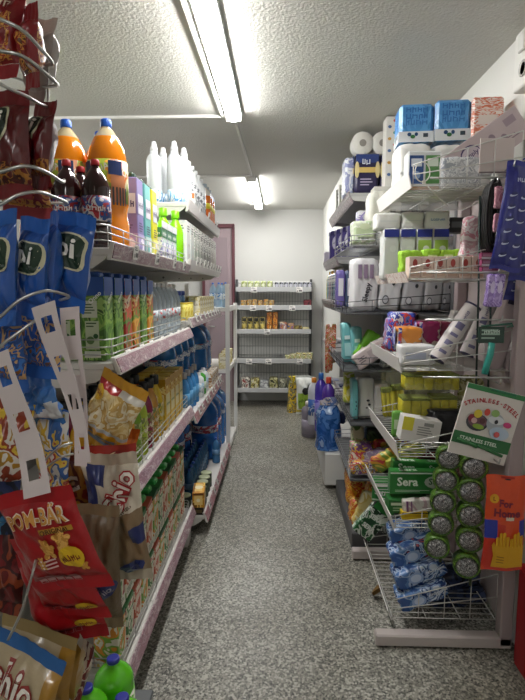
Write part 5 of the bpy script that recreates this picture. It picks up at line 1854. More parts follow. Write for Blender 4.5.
# black hair bands and navy knife packs by the wall
def bands(w, d, h):
    def B(name):
        mb = MB()
        for k in range(24):
            f = (k % 8) / 7
            sh = 1 - .30 * (k // 8)
            pts = []
            for a in range(20):
                t = 2 * PI * a / 20
                pts.append((w * .5 * sh * math.cos(t) * (.9 + .1 * (k % 2)), d * (f - .5), h * .5 + h * .46 * (1 - (1 - sh) * .45) * math.sin(t) - .01 * f))
            mb.tube(pts, .005, mat('#1b191b', .5), 6, closed=True)
        return mb.build(name)
    return B


stand('hair_band_set', 'bundle of black loops hanging beside the blank card near the wall', 'hair bands', (484, 180, 501, 254), 1.96, .06, bands)
pkp = printed(['#c98a9c', '#d9a8b4', '#b06a80', '#e3c4c9'], 24, .35)
stand('pink_clip', 'pale pink hair clip hanging before the black loops, upper one', 'hair clip', (495, 187, 502, 208), 1.93, .014, SB(pkp, wob=.002))
stand('pink_clip', 'pale pink hair clip hanging before the black loops, lower one', 'hair clip', (494, 214, 501, 232), 1.93, .014, SB(pkp, wob=.002, seed=2))
for i in range(3):
    stand('match_box', 'magenta striped little box under the black loops, ' + ['topmost of three', 'middle of three', 'lowest of three'][i], 'box', (482, 253 + 7 * i, 500, 259 + 7 * i), 1.97, .04, BX('#8a2f5c', [('F', [('r', -.5, -.5, .5, -.15, '#d9cfd4'), ('l', -.45, -.1, .3, .4, 2, '#d9a8c0')])], bev=.001), group='magenta striped boxes')


def navyp(w, d, h):
    def B(name):
        b = Bag(w, h, .03, 91, seal=.02, wob=.35)
        def dec(mb, mp):
            for k in range(6):
                y = h * (.18 - .11 * k)
                for sx_ in (-.20, .18):
                    mb.disc('#b9c0d9', mp(.003), w * sx_, y, w * .13, 12, h * .016, .35)
                    mb.disc('#1b1f5c', mp(.0042), w * (sx_ + .02), y + h * .012, w * .12, 12, h * .014, .35)
            mb.text('inox', '#aeb4d0', mp(.003), w * .1, h * .33, w * .5, .1, .02)
        o = b.make(name, FILM('#1c2070'), FILM('#171a5a'), dec, seals='#23287c', parts=True)
        for c in list(o.children):
            c.location = (0, 0, h / 2)
        return o
    return B


stand('navy_pack', 'navy blue pack with pale crescents hanging by the wall, nearest of three', 'blister pack', (497, 168, 525, 271), 1.90, .004, navyp, roll=7)
stand('navy_pack', 'navy blue pack with pale crescents, cut by the picture edge', 'blister pack', (514, 166, 545, 282), 1.93, .004, navyp, roll=4)
stand('navy_pack', 'navy blue pack behind the other two, its lower end showing at the edge', 'blister pack', (510, 226, 532, 302), 1.99, .004, navyp, roll=8)
for i, (r_, ro, nm) in enumerate([((494, 292, 512, 372), 14, 'upper'), ((505, 352, 516, 384), 3, 'lower')]):
    stand('mop_refill', f'pale mauve flat pack standing against the rack end, {nm} one', 'pack', r_, 2.04, .03, SB(mat('#b3a3a4', .45, bump=.2, bscale=12), [('F', [('r', -.4, .38, .4, .48, '#2e2a44')])] if i == 0 else [('F', [('r', -.3, -.4, -.2, .4, '#8a7f80'), ('r', .0, -.4, .1, .4, '#8a7f80')])], wob=.003, seed=i), roll=ro)

# ================================================================== dark wire basket rack (B)
B1, B2, B3, B4, B5, B6 = 1.704, 1.349, 1.039, .739, .424, .113
creamp = mat('#d9d8cc', .4, bump=.3, bscale=16)
grs = [('r', -.4, -.2, .4, .2, '#b9c9a0'), ('r', -.18, -.36, .18, -.28, '#3a4034'), ('c', 0, .25, .25, '#cfd9b4', .14)]
stand('diaper_pack', 'pale green printed pack standing by the aisle in the top wire basket', 'pack', (353, 221, 376, 251), 2.76, .16, SB(printed(['#c9d3bb', '#dce0d2', '#b4c3a0', '#e2e4da'], 9, .35), [('F', grs)], wob=.005), z=B1 + .004)
stand('diaper_pack', 'cream ribbed pack standing tall behind the pale green one', 'pack', (368, 192, 390, 250), 2.98, .16, SB(creamp, [('F', [('r', -.35, -.4, -.25, .4, '#cfcdbf'), ('r', .1, -.4, .2, .4, '#cfcdbf')])], wob=.006, seed=2), z=B1 + .004)
stand('diaper_pack', 'white tissue block in the top wire basket beside the pale green pack', 'pack', (377, 216, 402, 252), 2.77, .15, SB(whp, [('F', [('r', -.5, .3, .5, .34, '#c4c6c4')])], wob=.004, seed=3), z=B1 + .004)
stand('diaper_pack', 'white tissue block deeper in the top wire basket toward the wall', 'pack', (403, 216, 430, 252), 2.78, .15, SB(whp, [], wob=.004, seed=4), z=B1 + .004)
stand('soap_pack', 'small white and violet pack beside the cream ribbed pack', 'pack', (357, 210, 369, 224), 3.20, .07, SB(printed(['#d0d0d4', '#8a80b8', '#dcdce0', '#c9c9cc'], 14), wob=.002), z=B1 + .004)

slp = [('r', -.34, .12, -.18, .40, '#8f7a94'), ('r', -.10, .12, .06, .40, '#8f7a94'), ('r', .14, .12, .30, .40, '#8f7a94'), ('t', 'Sleepy', .05, -.16, .80, '#22202c', 1.35, .03)]
slpF = SB(mat('#dedde0', .35, bump=.25, bscale=14), [('F', slp)], wob=.005)
stand('diaper_pack', 'white pad pack with upright dark lettering at the aisle end of the second wire basket', 'pad pack', (351, 258, 378, 312), 2.76, .12, slpF, z=B2 + .004, rz=4)
grp = [('c', .2, .30, .08, '#34343a', .05), ('c', .1, .06, .08, '#34343a', .05), ('c', -.22, -.30, .16, '#55555c', .10), ('c', -.22, -.30, .12, '#c2c2c6', .07), ('r', -.4, .36, -.1, .42, '#8f8f96')]
for i, (r_, c) in enumerate([((379, 261, 402, 312), '#d8d8da'), ((402, 266, 425, 313), '#b4b3b6'), ((424, 268, 442, 314), '#a9a8ab'), ((441, 268, 453, 314), '#9f9ea2')]):
    stand('diaper_pack', f'grey white pad pack with round marks, {ORD[i]} from the lettered white pack', 'pad pack', r_, 2.77, .14, SB(mat(c, .35, bump=.3, bscale=14), [('F', grp)], wob=.005, seed=10 + i), z=B2 + .004, roll=4, group='grey pad packs')
for i, (px, c, nm) in enumerate([(336, '#6f63a8', 'violet'), (345, '#3b4a6a', 'slate blue'), (350, '#6a5a9a', 'lilac')]):
    stand('soft_pouch', f'slim {nm} pouch beside the lettered pad pack, toward the far shelves', 'pouch', (px, 270, px + 9, 308), 3.30, .08, SB(mat(c, .35), [('F', [('r', -.3, -.2, .3, .3, '#d9d7de')])], wob=.003), z=B2 + .004)

teal = mat('#6fb0b4', .35, bump=.3, bscale=14)
for i, r_ in enumerate([(342, 322, 352, 366), (352, 326, 362, 368)]):
    stand('wipes_pack', ['teal pouch at the aisle end of the third wire basket, farther one', 'teal pouch at the aisle end of the third wire basket, nearer the green pack'][i], 'pouch', r_, 2.95 - .08 * i, .10, SB(teal, [('F', [('r', -.35, -.35, .35, .0, '#a8d0d2'), ('r', -.3, .1, .3, .2, '#d9e6e6')])], wob=.006, seed=i), z=B3 + .004, roll=-4)
stand('wipes_pack', 'bright green wipes pack tilted above the pinkish white pack', 'wipes pack', (360, 330, 376, 362), 2.82, .06, SB(mat('#6fb52c', .35, bump=.3, bscale=14), [('F', [('r', -.4, -.4, .4, -.1, '#cfe0b0')])], wob=.005), roll=30)
stand('wipes_pack', 'pinkish white wipes pack lying diagonally across the third wire basket', 'wipes pack', (352, 345, 391, 362), 2.735, .05, SB(mat('#dccfcf', .35, bump=.35, bscale=14), [('F', [('r', -.1, -.3, .3, .3, '#c3b4b8'), ('l', -.42, -.2, -.15, .25, 3, '#8a7a84'), ('c', .38, 0, .06, '#b8505c', .2)])], wob=.005), roll=-34)
stand('clear_pack', 'crinkled grey clear pack at the wall side of the third wire basket', 'pack', (382, 350, 408, 369), 2.76, .08, SB(printed(['#9a9d98', '#c4c6c0', '#7d807c', '#b3b5ae'], 16, .2, bump=.6), wob=.01), z=B3 + .004)

for i, (r_, c, nm) in enumerate([((352, 378, 358, 424), '#6fb4b8', 'teal'), ((358, 376, 374, 424), '#dcdcd8', 'white'), ((374, 382, 388, 425), '#d6d4d2', 'white'), ((387, 386, 400, 425), '#cfcdca', 'white')]):
    stand('pad_pack', f'{nm} sleeve pack with small dark marks, {ORD[i]} from the aisle, fourth basket', 'pad pack', r_, 2.78 + .03 * (i % 2), .12, SB(mat(c, .35, bump=.25, bscale=14), [('F', [('c', .1, -.05, .12, '#34343c', .03), ('c', .18, -.16, .1, '#34343c', .03), ('c', .0, -.24, .08, '#34343c', .02)])], wob=.004, seed=i), z=B4 + .004, roll=-2)
for i, r_ in enumerate([(382, 380, 394, 418), (392, 376, 404, 420)]):
    stand('sponge_pack', ['lime sponge pack in clear wrap beside the white sleeve packs', 'second lime sponge pack in clear wrap next to the wire rack post'][i], 'sponge', r_, 2.70 - .02 * i, .05, lambda w, d, h: sponge(w, d, h), roll=-6, z=None)
stand('yellow_pouch', 'yellow and white pouch at the far end of the fourth wire basket', 'pouch', (344, 366, 354, 402), 3.20, .08, SB(printed(['#d9cf3a', '#e6e2a0', '#b9c94a', '#efecd0'], 12, .3, bump=.2), wob=.005), z=B4 + .004)
stand('green_can', 'slim green bottle lying between the lime sponge packs and white box', 'bottle', (392, 410, 403, 437), 2.12, .03, SB(mat('#6fae4a', .3), [('F', [('r', -.4, -.2, .4, .2, '#c9e0b8')])], wob=.001))

colr = printed(['#e0d9cc', '#c9465a', '#e6c23a', '#7a4a8c', '#d9d2c4', '#7fa03a', '#c97a8a'], 12, .3, bump=.4)
for i, (r_, Y, ro) in enumerate([((350, 442, 372, 470), 2.80, 6), ((364, 450, 392, 476), 2.77, -14), ((352, 462, 376, 478), 2.74, 4), ((384, 446, 412, 474), 2.80, -24)]):
    stand('snack_pack', 'colourful flowered pack in the fifth wire basket, ' + ['upper one by the aisle', 'middle one', 'lower one by the aisle', 'one leaning toward the green film boxes'][i], 'pack', r_, Y, .09, SB([colr, printed(['#b49ac0', '#d9d0d6', '#8a6a9c', '#c9b0c4', '#e0c8c0'], 11, .3, bump=.4), colr, chp][i], wob=.008, seed=i), roll=ro * .5, z=B5 + (.012, .03, .012, .035)[i])
for i, (r_, nm) in enumerate([((354, 440, 372, 470), 'nearer the aisle'), ((373, 438, 394, 470), 'in the middle'), ((395, 438, 416, 470), 'toward the wall')]):
    stand('snack_pack', f'mixed colour pack in the second row of the fifth wire basket, {nm}', 'pack', r_, 2.98, .10, SB([colr, chp, orp_ if False else colr][i], wob=.008, seed=70 + i), z=B5 + .004)
for i, r_ in enumerate([(352, 424, 364, 446), (366, 428, 396, 442)]):
    stand('green_pack', ['green and cream pack standing behind the flowered packs', 'long dark green pack lying under the white sleeve packs'][i], 'pack', r_, 3.0, .10, SB(printed([['#8aa85a', '#d9d4b4', '#5a7a3a'], ['#2c3a2a', '#3f5a3a', '#1d261c']][i], 10, .35), wob=.003, seed=i), z=B5 + .004 if i == 0 else None)
orp = printed(['#d9822c', '#e6b23a', '#c95a2a', '#efd27a', '#d0452a', '#e0a03a'], 12, .3, bump=.35)
for i, (r_, Y, ro) in enumerate([((347, 476, 366, 506), 3.05, 0), ((350, 500, 370, 530), 2.88, 4), ((346, 468, 358, 492), 3.3, 0), ((352, 520, 372, 543), 2.80, -3), ((366, 484, 384, 510), 2.84, 8)]):
    stand('snack_pack', 'orange and yellow pouch low in the dark basket rack, ' + ['second row, upper', 'front row, upper', 'farthest in', 'lowest and nearest', 'beside the green tube box'][i], 'pouch', r_, Y, .10, SB(orp, wob=.008, seed=50 + i), roll=ro, z=B6 + .002 if i in (3,) else None)
stand('cream_pouch', 'pale yellow pouch leaning on the orange pouches', 'pouch', (356, 490, 380, 528), 2.775, .04, SB(printed(['#e0d08a', '#d9c06a', '#efe6c0', '#c9a850'], 9, .3, bump=.2), wob=.005), roll=18)
gx = BX(mat('#2f8a3a', .35), [('FL', [('r', -.5, .3, .5, .42, '#e0ead8'), ('t', 'Sera', 0, .0, .7, '#e6efe0', 0, .03), ('r', -.5, -.44, .5, -.36, '#cfe0c8')])])
stand('green_box', 'short green film box jutting out of the dark rack toward the aisle', 'film box', (374, 481, 392, 502), 2.56, .10, gx, rz=-14)
stand('green_box', 'long green patterned film box slanting down to the floor tray', 'film box', (362, 500, 384, 540), 2.58, .05, BX(printed(['#1f4a2c', '#2c6b3a', '#d0d9cc', '#173620', '#dfe6da'], 13, .35), [('F', [('t', 'SERA', 0, .1, .7, '#e9efe6', 0, .04), ('t', 'SERA', 0, -.2, .7, '#e9efe6', 0, .04), ('r', -.5, .32, .5, .5, '#2f8a3a')])]), roll=38)
stand('clear_pack', 'crumpled clear sack lying in the floor tray behind the green box', 'pack', (376, 514, 396, 545), 2.70, .10, SB(printed(['#7f8280', '#a9aca8', '#5c5f5e', '#c0c2be'], 14, .2, bump=.6), wob=.012), z=B6 + .002)

# ================================================================== far shelves (C)
C1, C2, C3, C4, C5, C6 = 2.077, 1.702, 1.387, 1.032, .682, .272
rl = roll(.071, .10, .022, mat('#d8d6d0', .8, bump=.5, bscale=40))
for i, px in enumerate([361.5, 381]):
    p = at(px, 154, 3.40)
    put('troll', rl, 'toilet_roll', ['toilet roll with grey core lying on the navy pack, aisle side of two', 'toilet roll with grey core lying on the navy pack, wall side of two'][i], 'toilet roll', (p.x, 3.40, at(px, 155, 3.34).z + .006), group='toilet rolls on the navy pack')
nvp = printed(['#23264a', '#23264a', '#c9a850', '#2c305a', '#23264a'], 5, .3, (1, 1, 2), bump=.2)
navd = [('r', -.5, .28, .5, .5, '#2a3c78'), ('r', -.5, .02, .5, .16, '#cdb065'), ('t', 'R5', -.05, .30, .34, '#dfe3ea', 0, .03), ('l', -.3, -.34, .3, -.12, 3, '#b3a9c4'), ('c', -.45, .09, .1, '#d9c890', .22), ('c', .45, .09, .1, '#d9c890', .22)]
for i, (x0, x1) in enumerate([(354.5, 379), (380, 404)]):
    stand('paper_towel_pack', ['navy and gold kitchen roll pack under the two toilet rolls, aisle side', 'navy and gold kitchen roll pack behind the dotted strip, wall side'][i], 'paper pack', (x0, 155, x1, 191), 3.34, .16, SB(mat('#2a2448', .3, bump=.2, bscale=12), [('F', navd), ('L', navd[:2])], wob=.004), z=C1 + .002)
stand('paper_towel_pack', 'pale blue and violet pack at the aisle edge beside the navy kitchen roll pack', 'paper pack', (345, 158, 354, 191), 3.38, .20, SB(printed(['#c9cfdc', '#8f96c0', '#dfe2e8', '#a9b3d0'], 9, .35), wob=.003), z=C1 + .002)
for i in range(4):
    stand('wipes_tub', f'white tub with small print on the top far shelf, {ORD[i]} from near', 'tub', (346 - 3.4 * i, 176 + 5 * i, 353 - 3.4 * i, 193 + 7 * i), 3.98 + .15 * i, .08, BX(mat('#cfcfc8', .4), [('F', [('r', -.3, -.3, .3, .1, '#9aa08a'), ('l', -.3, .15, .3, .4, 2, '#5a5a55')])], bev=.004), z=C1 + .002, group='white tubs along the top far shelf')
# dotted carton standing between racks B and C
stand('dotted_box', 'tall white carton with rows of coloured dots beside the navy packs', 'box', (385, 122, 397, 187), 3.16, .10,
      BX('#dedcd6', [('F', [('c', (-.22 if k % 2 else .18), .44 - .085 * k, .14, ['#c9605a', '#4a6a9a', '#5a9a8a', '#c99a4a'][k % 4], .022) for k in range(11)])]), z=at(386, 187.5, 3.16).z + .004)
stand('carton_stack_box', 'plain pale carton carrying the tall dotted carton', 'box', (374, 188, 400, 214), 3.155, .12, BX('#cfcdc6', [('F', [('l', -.4, -.2, .4, .2, 2, '#9a9892')])]), z=B1 + .004)
prp = mat('#3d2f80', .35)
purd = [('c', -.05, .1, .3, '#d6d3e3', .22), ('t', 'baby', -.05, .1, .4, '#3a2a70', 0, .02), ('r', .1, -.5, .5, -.2, '#c6c0dc'), ('r', -.5, .36, .5, .5, '#2f2468')]
for i in range(4):
    stand('baby_wipes_pack', f'deep purple pack with white oval on the second far shelf, {ORD[i]} from the far end', 'pack', (330 + 6 * i, 231 - 2.0 * i, 341 + 6.5 * i, 258 - 2 * i), 4.28 - .19 * i, .10, SB(prp, [('FL', purd)], wob=.003), z=C2 + .002, group='purple packs on the second far shelf')
stand('white_pack', 'white rounded pack at the far end of the second far shelf', 'pack', (324, 252, 331, 264), 4.46, .06, SB(mat('#cfc9d4', .4), wob=.002), z=C2 + .002)
tubc = [('#d9d26a', 'pale yellow', '#e6b21c'), ('#3f9ac0', 'light blue', '#dfe4e6'), ('#b09a94', 'mauve', '#e0a81c'), ('#8a6a84', 'plum', '#d9a32a'), ('#8fa0a8', 'grey blue', '#c9c9c4'), ('#2f3a5c', 'dark navy', '#c9a86a'), ('#6a8f9c', 'steel blue', '#d9d9d6'), ('#7a6aa8', 'violet', '#dcdce0'), ('#c9805a', 'salmon', '#e6e2da')]
for i, (c, nm, cp) in enumerate(tubc):
    Y = 4.46 - .098 * i
    put('tubc' + nm, bottle('flat', .235, .036, printed([c, c, '#dedad2', c], 14, .3), mat(cp, .4), None), 'shampoo_bottle', f'{nm} slim bottle, {ORD[i]} from far end, aisle row, third far shelf', 'bottle', (.44, Y, C3 + .002), rz=N90)
for i in range(7):
    c, nm, cp = tubc[(i * 2 + 3) % 9]
    put('tubc' + nm, bottle('flat', .235, .036, c, mat(cp, .4), None), 'shampoo_bottle', f'{nm} slim bottle, {ORD[i]} from far end, wall row, third far shelf', 'bottle', (.535, 4.42 - .11 * i, C3 + .002), rz=N90)
# hanging orange strips at the aisle side
rdp = printed(['#b3442c', '#d9a08a', '#8f9a5a', '#c9563a', '#dcc9bc', '#a8302a'], 22, .35, bump=.3)
for i in range(6):
    p0, p1 = (325 + 1.9 * (i % 3) * 1.6, 323 + 4 * (i // 3) + 3 * (i % 2)), None
    stand('hanging_sachet', f'red and cream sachet strip at the far shelves, {ORD[i]} of six from the far end', 'sachet strip', (p0[0], p0[1], p0[0] + 4.6, p0[1] + 50 - 5 * i), 4.40 - .12 * i, .02, SB(rdp, wob=.004, seed=i), group='red sachet strips')
for i in range(5):
    c = ['#c2b8d0', '#d3d6da', '#9fb4c4', '#cfc7d2', '#b3a9c0'][i]
    stand('fabric_pouch', f'pale tall pouch on the fourth far shelf, {ORD[i]} from the far end', 'pouch', (333 + 4.0 * i, 338 + 1.0 * i, 341 + 4.4 * i, 388), 4.40 - .17 * i, .10, SB(printed([c, '#e4e3e6', c], 8, .35, bump=.2), [('FL', [('r', -.3, -.1, .3, .25, '#7a6a9a' if i % 2 else '#5a8aa0')])], wob=.004, seed=i), z=C4 + .002, group='pale pouches on the fourth far shelf')
for i in range(5):
    c, nm = [('#7d86a8', 'grey violet'), ('#a8acb8', 'silver'), ('#2c3a66', 'navy'), ('#8a8f98', 'grey'), ('#24305a', 'dark blue')][i]
    stand('detergent_pouch', f'{nm} detergent pouch on the fifth far shelf, {ORD[i]} from the far end', 'pouch', (330 + 4.6 * i, 383 + .5 * i, 339 + 5 * i, 432 + 2 * i), 4.38 - .17 * i, .11, SB(mat(c, .3, bump=.3, bscale=12), [('FL', [('r', -.35, -.2, .35, .2, '#cfd2da')])], wob=.006, seed=i), z=C5 + .002)

# bottom of C: purple bottles, blue bag
pur = mat('#4a3aa8', .25, coat=.3)
for i, (px, cc, nm) in enumerate([(321, '#2f6ab8', 'blue capped'), (328.5, '#c9452c', 'red capped'), (314, '#d98a2a', 'orange capped')]):
    Y = [4.22, 4.02, 4.45][i]
    put('purb' + nm, bottle('flat', .50 if i < 2 else .42, .052, [pur, mat('#5a3a9a', .25), '#d3d6dc'][i], mat(cc, .35), printed(['#5a4ab8', '#8f86d0', '#4436a0'], 9, .3) if i < 2 else printed(['#e0e0e0', '#3f6ab0', '#cfd4da'], 9, .3), (.2, .55)), 'detergent_bottle',
        f'{nm} tall {"purple" if i < 2 else "white"} detergent bottle standing by the blue sack at the far shelf bottom', 'bottle', (at(px, 430, Y).x - .005, Y, C6 + .002), rz=N90)


def bluesack(w, d, h):
    def B(name):
        root = empty(name)
        sk = mat('#2f5da0', .25, bump=.4, bscale=12, coat=.3)
        hi = mat('#8fa6c8', .25, bump=.4, bscale=12)
        mb = MB()

        def S(u, v):
            a = 2 * PI * u
            rr = 1 - .10 * v - .35 * max(0, v - .82) / .18 + .05 * math.sin(3 * a + 7 * v) * (.3 + v) + .04 * math.sin(7 * a - 9 * v)
            q = 1 / (abs(math.cos(a)) ** 3 + abs(math.sin(a)) ** 3) ** (1 / 3)
            return (w / 2 * rr * q * math.cos(a), d / 2 * rr * q * math.sin(a), h * v)
        sk = printed(['#1f4a8c', '#2f5da0', '#24508f', '#4a78b8', '#2b5798', '#8fa6c8', '#3a68aa'], 7, .22, bump=.5)
        mb.surf(S, 40, 24, sk)
        mb.add([S(k / 40, 0) for k in range(40)], [tuple(range(40))[::-1]], sk)
        mb.build('sack_film', root)
        t = MB()
        t.surf(lambda u, v: tuple(Vector(S(u, 1.0)) * 1 + Vector((.02 * math.sin(20 * u), .02 * math.cos(17 * u), h * .11 * v * (1 + .3 * math.sin(11 * u))))), 40, 4, printed(['#8f96b8', '#5a78b0', '#c9c4cc', '#a89a8a', '#3a60a0'], 12, .3, bump=.3))
        t.build('gathered_top', root)
        return root
    return B


stand('blue_sack', 'glossy blue plastic wrapped sack on the white plinth end of the far shelves', 'sack', (316, 404, 342, 462), 3.66, .19, bluesack, z=C6 + .003)
stand('wine_pack', 'wine red pack squeezed between the blue sack and the dark basket rack', 'pack', (344, 440, 352, 464), 3.70, .12, SB(printed(['#6a2038', '#8f3a50', '#4a1626'], 10, .35), wob=.003), z=C6 + .003)
stand('dark_pack', 'dark navy crumpled pouch above the blue sack', 'pouch', (333, 412, 346, 424), 3.90, .06, SB(mat('#1f2748', .3, bump=.4, bscale=14), wob=.01))

# ================================================================== on the floor at the far end
fl = bottle('flat', .36, .085, mat('#7a7480', .4), mat('#d9cfc0', .4), '#8c8592', (.1, .5), sx=1.0, sy=.75)
p = at(311, 431, 5.02)
put('greyjug', fl, 'detergent_jug', 'grey detergent jug standing on the floor at the end of the far shelves', 'jug', (.295, 4.98, .003), rz=-.9)
wj = bottle('flat', .34, .08, mat('#d0d3d2', .35), mat('#c9542c', .4), printed(['#3a7ab0', '#dfe3e6', '#5a9ac0'], 9), (.2, .5), sx=1.0, sy=.75)
for i, (x, y) in enumerate([(.39, 5.22), (.455, 6.03), (.44, 5.05)]):
    put('whitejug', wj, 'detergent_jug', 'white jug with orange cap on the floor, ' + ['right behind the grey jug', 'farthest of three, by the wall', 'nearest the far shelves, by the wall'][i], 'jug', (x, y, .003), rz=-.5 - .3 * i)
bj = bottle('flat', .42, .075, mat('#2f3fa8', .3), mat('#3a78c8', .4), printed(['#2f3fa8', '#8a94d6', '#24308a'], 9), (.2, .55), sx=1.0, sy=.75)
for i, (x, y) in enumerate([(.46, 5.40), (.46, 5.62)]):
    put('bluejug', bj, 'detergent_jug', ['dark blue jug behind the white jugs, nearer one', 'dark blue jug behind the white jugs, farther one'][i], 'jug', (x, y, .003), rz=-.8)


def litter(w, d, h):
    def B(name):
        b = Bag(w, h, .16, 33, seal=.03, wob=.5, puff=.4)
        wht, grnm, yelm = mat('#d9dbd6', .4, bump=.3, bscale=12), mat('#8fae3a', .4), mat('#d9c42a', .4)

        def f(u, v):
            if v < .12: return yelm
            if .14 < v < .55 and .12 < u < .88: return grnm
            return wht

        def dec(mb, mp):
            mb.disc('#17181a', mp(.004), w * .05, h * .12, w * .17, 14, h * .09, .3)
            mb.disc('#17181a', mp(.004), w * .22, h * .20, w * .09, 12)
            mb.poly('#17181a', mp(.004), [(w * .15, h * .24), (w * .18, h * .31), (w * .22, h * .25)])
            mb.poly('#17181a', mp(.004), [(w * .23, h * .25), (w * .28, h * .30), (w * .30, h * .22)])
            mb.text('MIYU', '#3d5a14', mp(.004), 0, -h * .12, w * .6, .1, .03)
        o = b.make(name, f, wht, dec, seals='#c9ccc6')
        for c in o.children: c.location = (0, 0, h / 2)
        return o
    return B


stand('litter_sack', 'white and green sack with black cat print standing on the floor before the back rack', 'sack', (295, 374, 316, 411), 5.85, .012, litter, z=.003, rz=-12)


def yellowthing(w, d, h):
    def B(name):
        root = empty(name)
        mb = MB()
        pk = printed(['#c9b42a', '#6a6658', '#c9a81c', '#4a4430', '#8a8468'], 12, .35, bump=.3)
        mb.surf(lambda u, v: (w / 2 * (1 - .35 * v) * math.cos(2 * PI * u) * (1 + .12 * math.sin(5 * 2 * PI * u)), d / 2 * (1 - .35 * v) * math.sin(2 * PI * u), h * .72 * v), 24, 10, pk)
        mb.build('pouch', root)
        t = MB()
        for k in range(5):
            a = 2 * PI * k / 5
            t.surf(lambda u, v, a=a: (w * .42 * v * math.cos(a + (u - .5) * .9) + 0, d * .3 * v * math.sin(a + (u - .5) * .9), h * (.72 + .26 * v * (1 - .3 * v))), 4, 4, mat('#e0c81c', .4))
        t.build('tied_top', root)
        return root
    return B


stand('yellow_sack', 'small yellow sack with flared tied top on the floor before the back rack', 'sack', (287, 372, 299, 409), 5.95, .12, yellowthing, z=.003)
# fallen leaf scrap on the floor near the wire rack
mb = MB()
mb.surf(lambda u, v: ((u - .5) * .05 * math.sin(PI * min(.98, v + .02)), .02 * math.sin(3 * u), v * .075 + .0), 6, 8, mat('#7a5a2c', .7, bump=.3, bscale=30))
o = mb.build('paper_scrap')
p = at(386, 603, 2.29)
o.location = (.455, 2.29, .003)
o.rotation_euler = (.5, .2, .5)
tag(o, 'curled brown scrap on the floor beside the lowest wire basket', 'scrap')
# ================================================================== goods on the back rack
def brow(z, y, items, kind, label, cat, group, d=.12):
    for i, (x0, x1, hpx, b) in enumerate(items):
        Y = y
        k = Y / F
        xa, xb = at(x0, 350, Y).x, at(x1, 350, Y).x
        o = b((xb - xa) * .97, d, hpx * k)(kind)
        o.location = ((xa + xb) / 2, Y + d / 2, z + .0)
        tag(o, label.format(o=ORD[i]), cat, group)


olv = printed(['#8a9a4a', '#c9cfa0', '#5a6a34', '#dfe0c4', '#a8b06a'], 30, .35)
brow(ZB[0] + .001, 6.27, [(241 + 6.4 * i, 247 + 6.4 * i, 8, SB(olv, [('F', [('c', 0, 0, .25, '#dfe2c8', .2)])], wob=.003, seed=i)) for i in range(5)], 'noodle_pack', 'olive noodle pack in the row on the top back shelf, {o} from the door side', 'noodle pack', 'olive noodle packs')
brow(ZB[0] + .001, 6.27, [(274.5 + 4.6 * i, 278.6 + 4.6 * i, 6.5, BX(printed(['#3a3c44', '#c9cad0', '#55586a', '#8a8c98'], 30), [('F', [('r', -.3, -.2, .3, .2, '#b9bac4')])])) for i in range(8)], 'small_box', 'small dark and white box on the top back shelf, {o} after the olive packs', 'box', 'small dark boxes on the top back shelf')
rdn = printed(['#b3442c', '#d9b04a', '#7a2a1c', '#e0cf9a', '#5f3a1c'], 26, .35)
brow(ZB[1] + .001, 6.27, [(241 + 5.6 * i, 246.2 + 5.6 * i, [7, 7.5, 8, 7, 8, 7][i], SB(rdn, wob=.003, seed=i)) for i in range(6)], 'soup_pack', 'red and gold soup pack on the second back shelf, {o} from the door side', 'soup pack', 'red and gold soup packs')
brow(ZB[1] + .001, 6.32, [(303, 311, 7.5, SB(printed(['#6a2430', '#8a3a44', '#451820'], 20, .35), wob=.003))], 'wine_pack', 'lone wine red pack at the wall end of the second back shelf', 'pack', None)
drk = printed(['#2a2c1c', '#b3a04a', '#4a4a24', '#d9c88a', '#1d1e14'], 22, .35)
brow(ZB[2] + .001, 6.27, [(241.5 + 6.1 * i, 247.2 + 6.1 * i, 14, SB(drk, [('F', [('c', 0, -.15, .3, '#c9b45c', .18), ('r', -.4, .2, .4, .45, '#1c1d14')])], wob=.004, seed=i)) for i in range(4)], 'pasta_pack', 'tall dark and yellow pack on the third back shelf, {o} from the door side', 'pack', 'tall dark packs on the third back shelf')
brow(ZB[2] + .001, 6.27, [(266.5 + 5.8 * i, 272 + 5.8 * i, 19, SB(printed(['#b3662a', '#d9903a', '#7a3a1c', '#e0b46a'], 18, .35), wob=.004, seed=i)) for i in range(2)], 'orange_pack', 'tall orange brown pack on the third back shelf, {o} after the dark packs', 'pack', 'orange brown packs')
brow(ZB[2] + .001, 6.29, [(279.5 + 7.5 * i, 287 + 7.5 * i, [9, 7.5, 5, 3.5][i], SB([printed(['#5a3a6a', '#c98a4a', '#7a5a8a', '#d9c9b0'], 20, .35), printed(['#3a4a7a', '#c9a04a', '#8a6a8a'], 20, .35), printed(['#7a6a3a', '#b3a05a', '#55462a'], 20, .35), mat('#d9cfa0', .4)][i], wob=.004, seed=i)) for i in range(4)], 'biscuit_pack', 'low mixed colour biscuit pack on the third back shelf, {o} of four toward the wall', 'pack', 'low biscuit packs')
whc = printed(['#d9d2a8', '#8f9a4a', '#efe9d0', '#6a5a34', '#e0d48a'], 22, .35)
brow(ZB[3] + .001, 6.27, [(285 + 5.4 * i, 291.5 + 5.4 * i, [5, 6.5, 7.5, 7.5, 7.5][i], SB(whc, wob=.004, seed=i)) for i in range(5)], 'bread_pack', 'pale green and cream pack on the fourth back shelf, {o} of five toward the wall', 'pack', 'cream packs on the fourth back shelf')
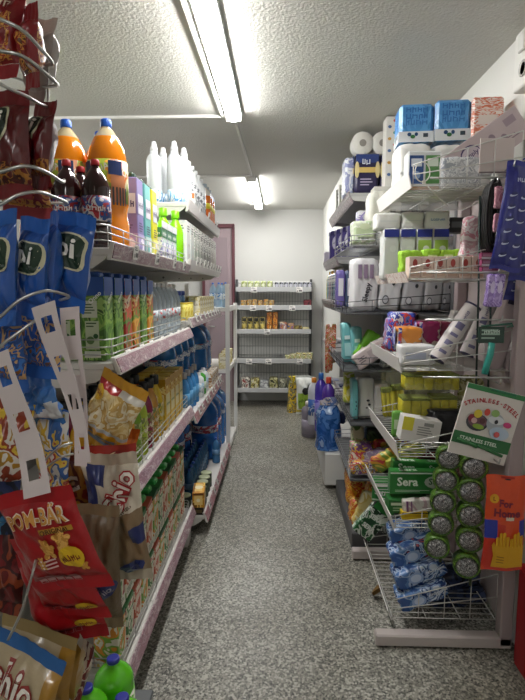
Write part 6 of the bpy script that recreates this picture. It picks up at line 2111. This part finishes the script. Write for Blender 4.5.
mix = [printed(['#c9c4b4', '#5a4a4a', '#e0dcd0', '#8a3a3a'], 20, .3, bump=.3), printed(['#b3a04a', '#3a3a2a', '#d9cf8a', '#c9c4b0'], 20, .3, bump=.3), printed(['#c4c6c8', '#8a8c90', '#e3e4e4'], 18, .3, bump=.4), printed(['#5a5a34', '#8a8a54', '#c9c49a', '#34341e'], 20, .3, bump=.3), printed(['#6a6a58', '#9a9a84', '#3f4034', '#b9b8a4'], 20, .3, bump=.3)]
brow(ZB[4] + .001, 6.27, [(241 + 9.4 * i, 250 + 9.4 * i, [12, 11, 9, 12, 11][i], SB(mix[i], wob=.006, seed=i)) for i in range(5)], 'bagged_goods', 'bagged dry goods on the lowest back shelf, {o} of five from the door side', 'bag', 'bagged goods on the lowest back shelf')
for i in range(2):
    stand('bagged_goods', ['olive bag of dry goods at the wall end of the lowest back shelf', 'grey bag of dry goods at the wall end behind the yellow sack'][i], 'bag', (288.5 + 9.5 * i, 380, 297.5 + 9.5 * i, 391), 6.28, .14, SB(mix[3 + i], wob=.006, seed=9 + i), z=ZB[4] + .001)
tb = tag_card(.075, .07)
for i, (px, zi) in enumerate([(254, 0), (299, 0), (253, 1), (269, 1), (292, 1), (267, 2), (249, 3), (268.5, 3), (300, 3)]):
    put('tagb', tb, 'price_tag', 'white price tag on the ' + ['top', 'second', 'third', 'fourth'][zi] + ' back rack shelf edge, ' + ['above the olive packs', 'below the small dark boxes', 'nearest the door', 'second along', 'nearest the wall', 'by itself', 'nearest the door', 'in the middle', 'under the cream packs'][i], 'price tag', (at(px, 350, 6.2).x, 6.2118, ZB[zi] - .045))
# ================================================================== world, camera
sc = bpy.context.scene
w = bpy.data.worlds.new('world')
sc.world = w
w.use_nodes = True
w.node_tree.nodes['Background'].inputs['Color'].default_value = (.6, .62, .65, 1)
w.node_tree.nodes['Background'].inputs['Strength'].default_value = .3
cd = bpy.data.cameras.new('camera')
cd.sensor_fit = 'HORIZONTAL'
cd.sensor_width = 36.0
cd.lens = F / 525.0 * 36.0
cd.clip_start = .02
co = bpy.data.objects.new('camera', cd)
COL.objects.link(co)
co.location = EYE
co.rotation_euler = CAM_EUL
sc.camera = co
sc.view_settings.view_transform = 'Standard'
sc.view_settings.look = 'None'
sc.view_settings.exposure = 0.35
sc.view_settings.gamma = 1.0
sc.cycles.use_denoising = True
sc.cycles.max_bounces = 8
sc.cycles.transparent_max_bounces = 24
sc.cycles.sample_clamp_indirect = 4.0
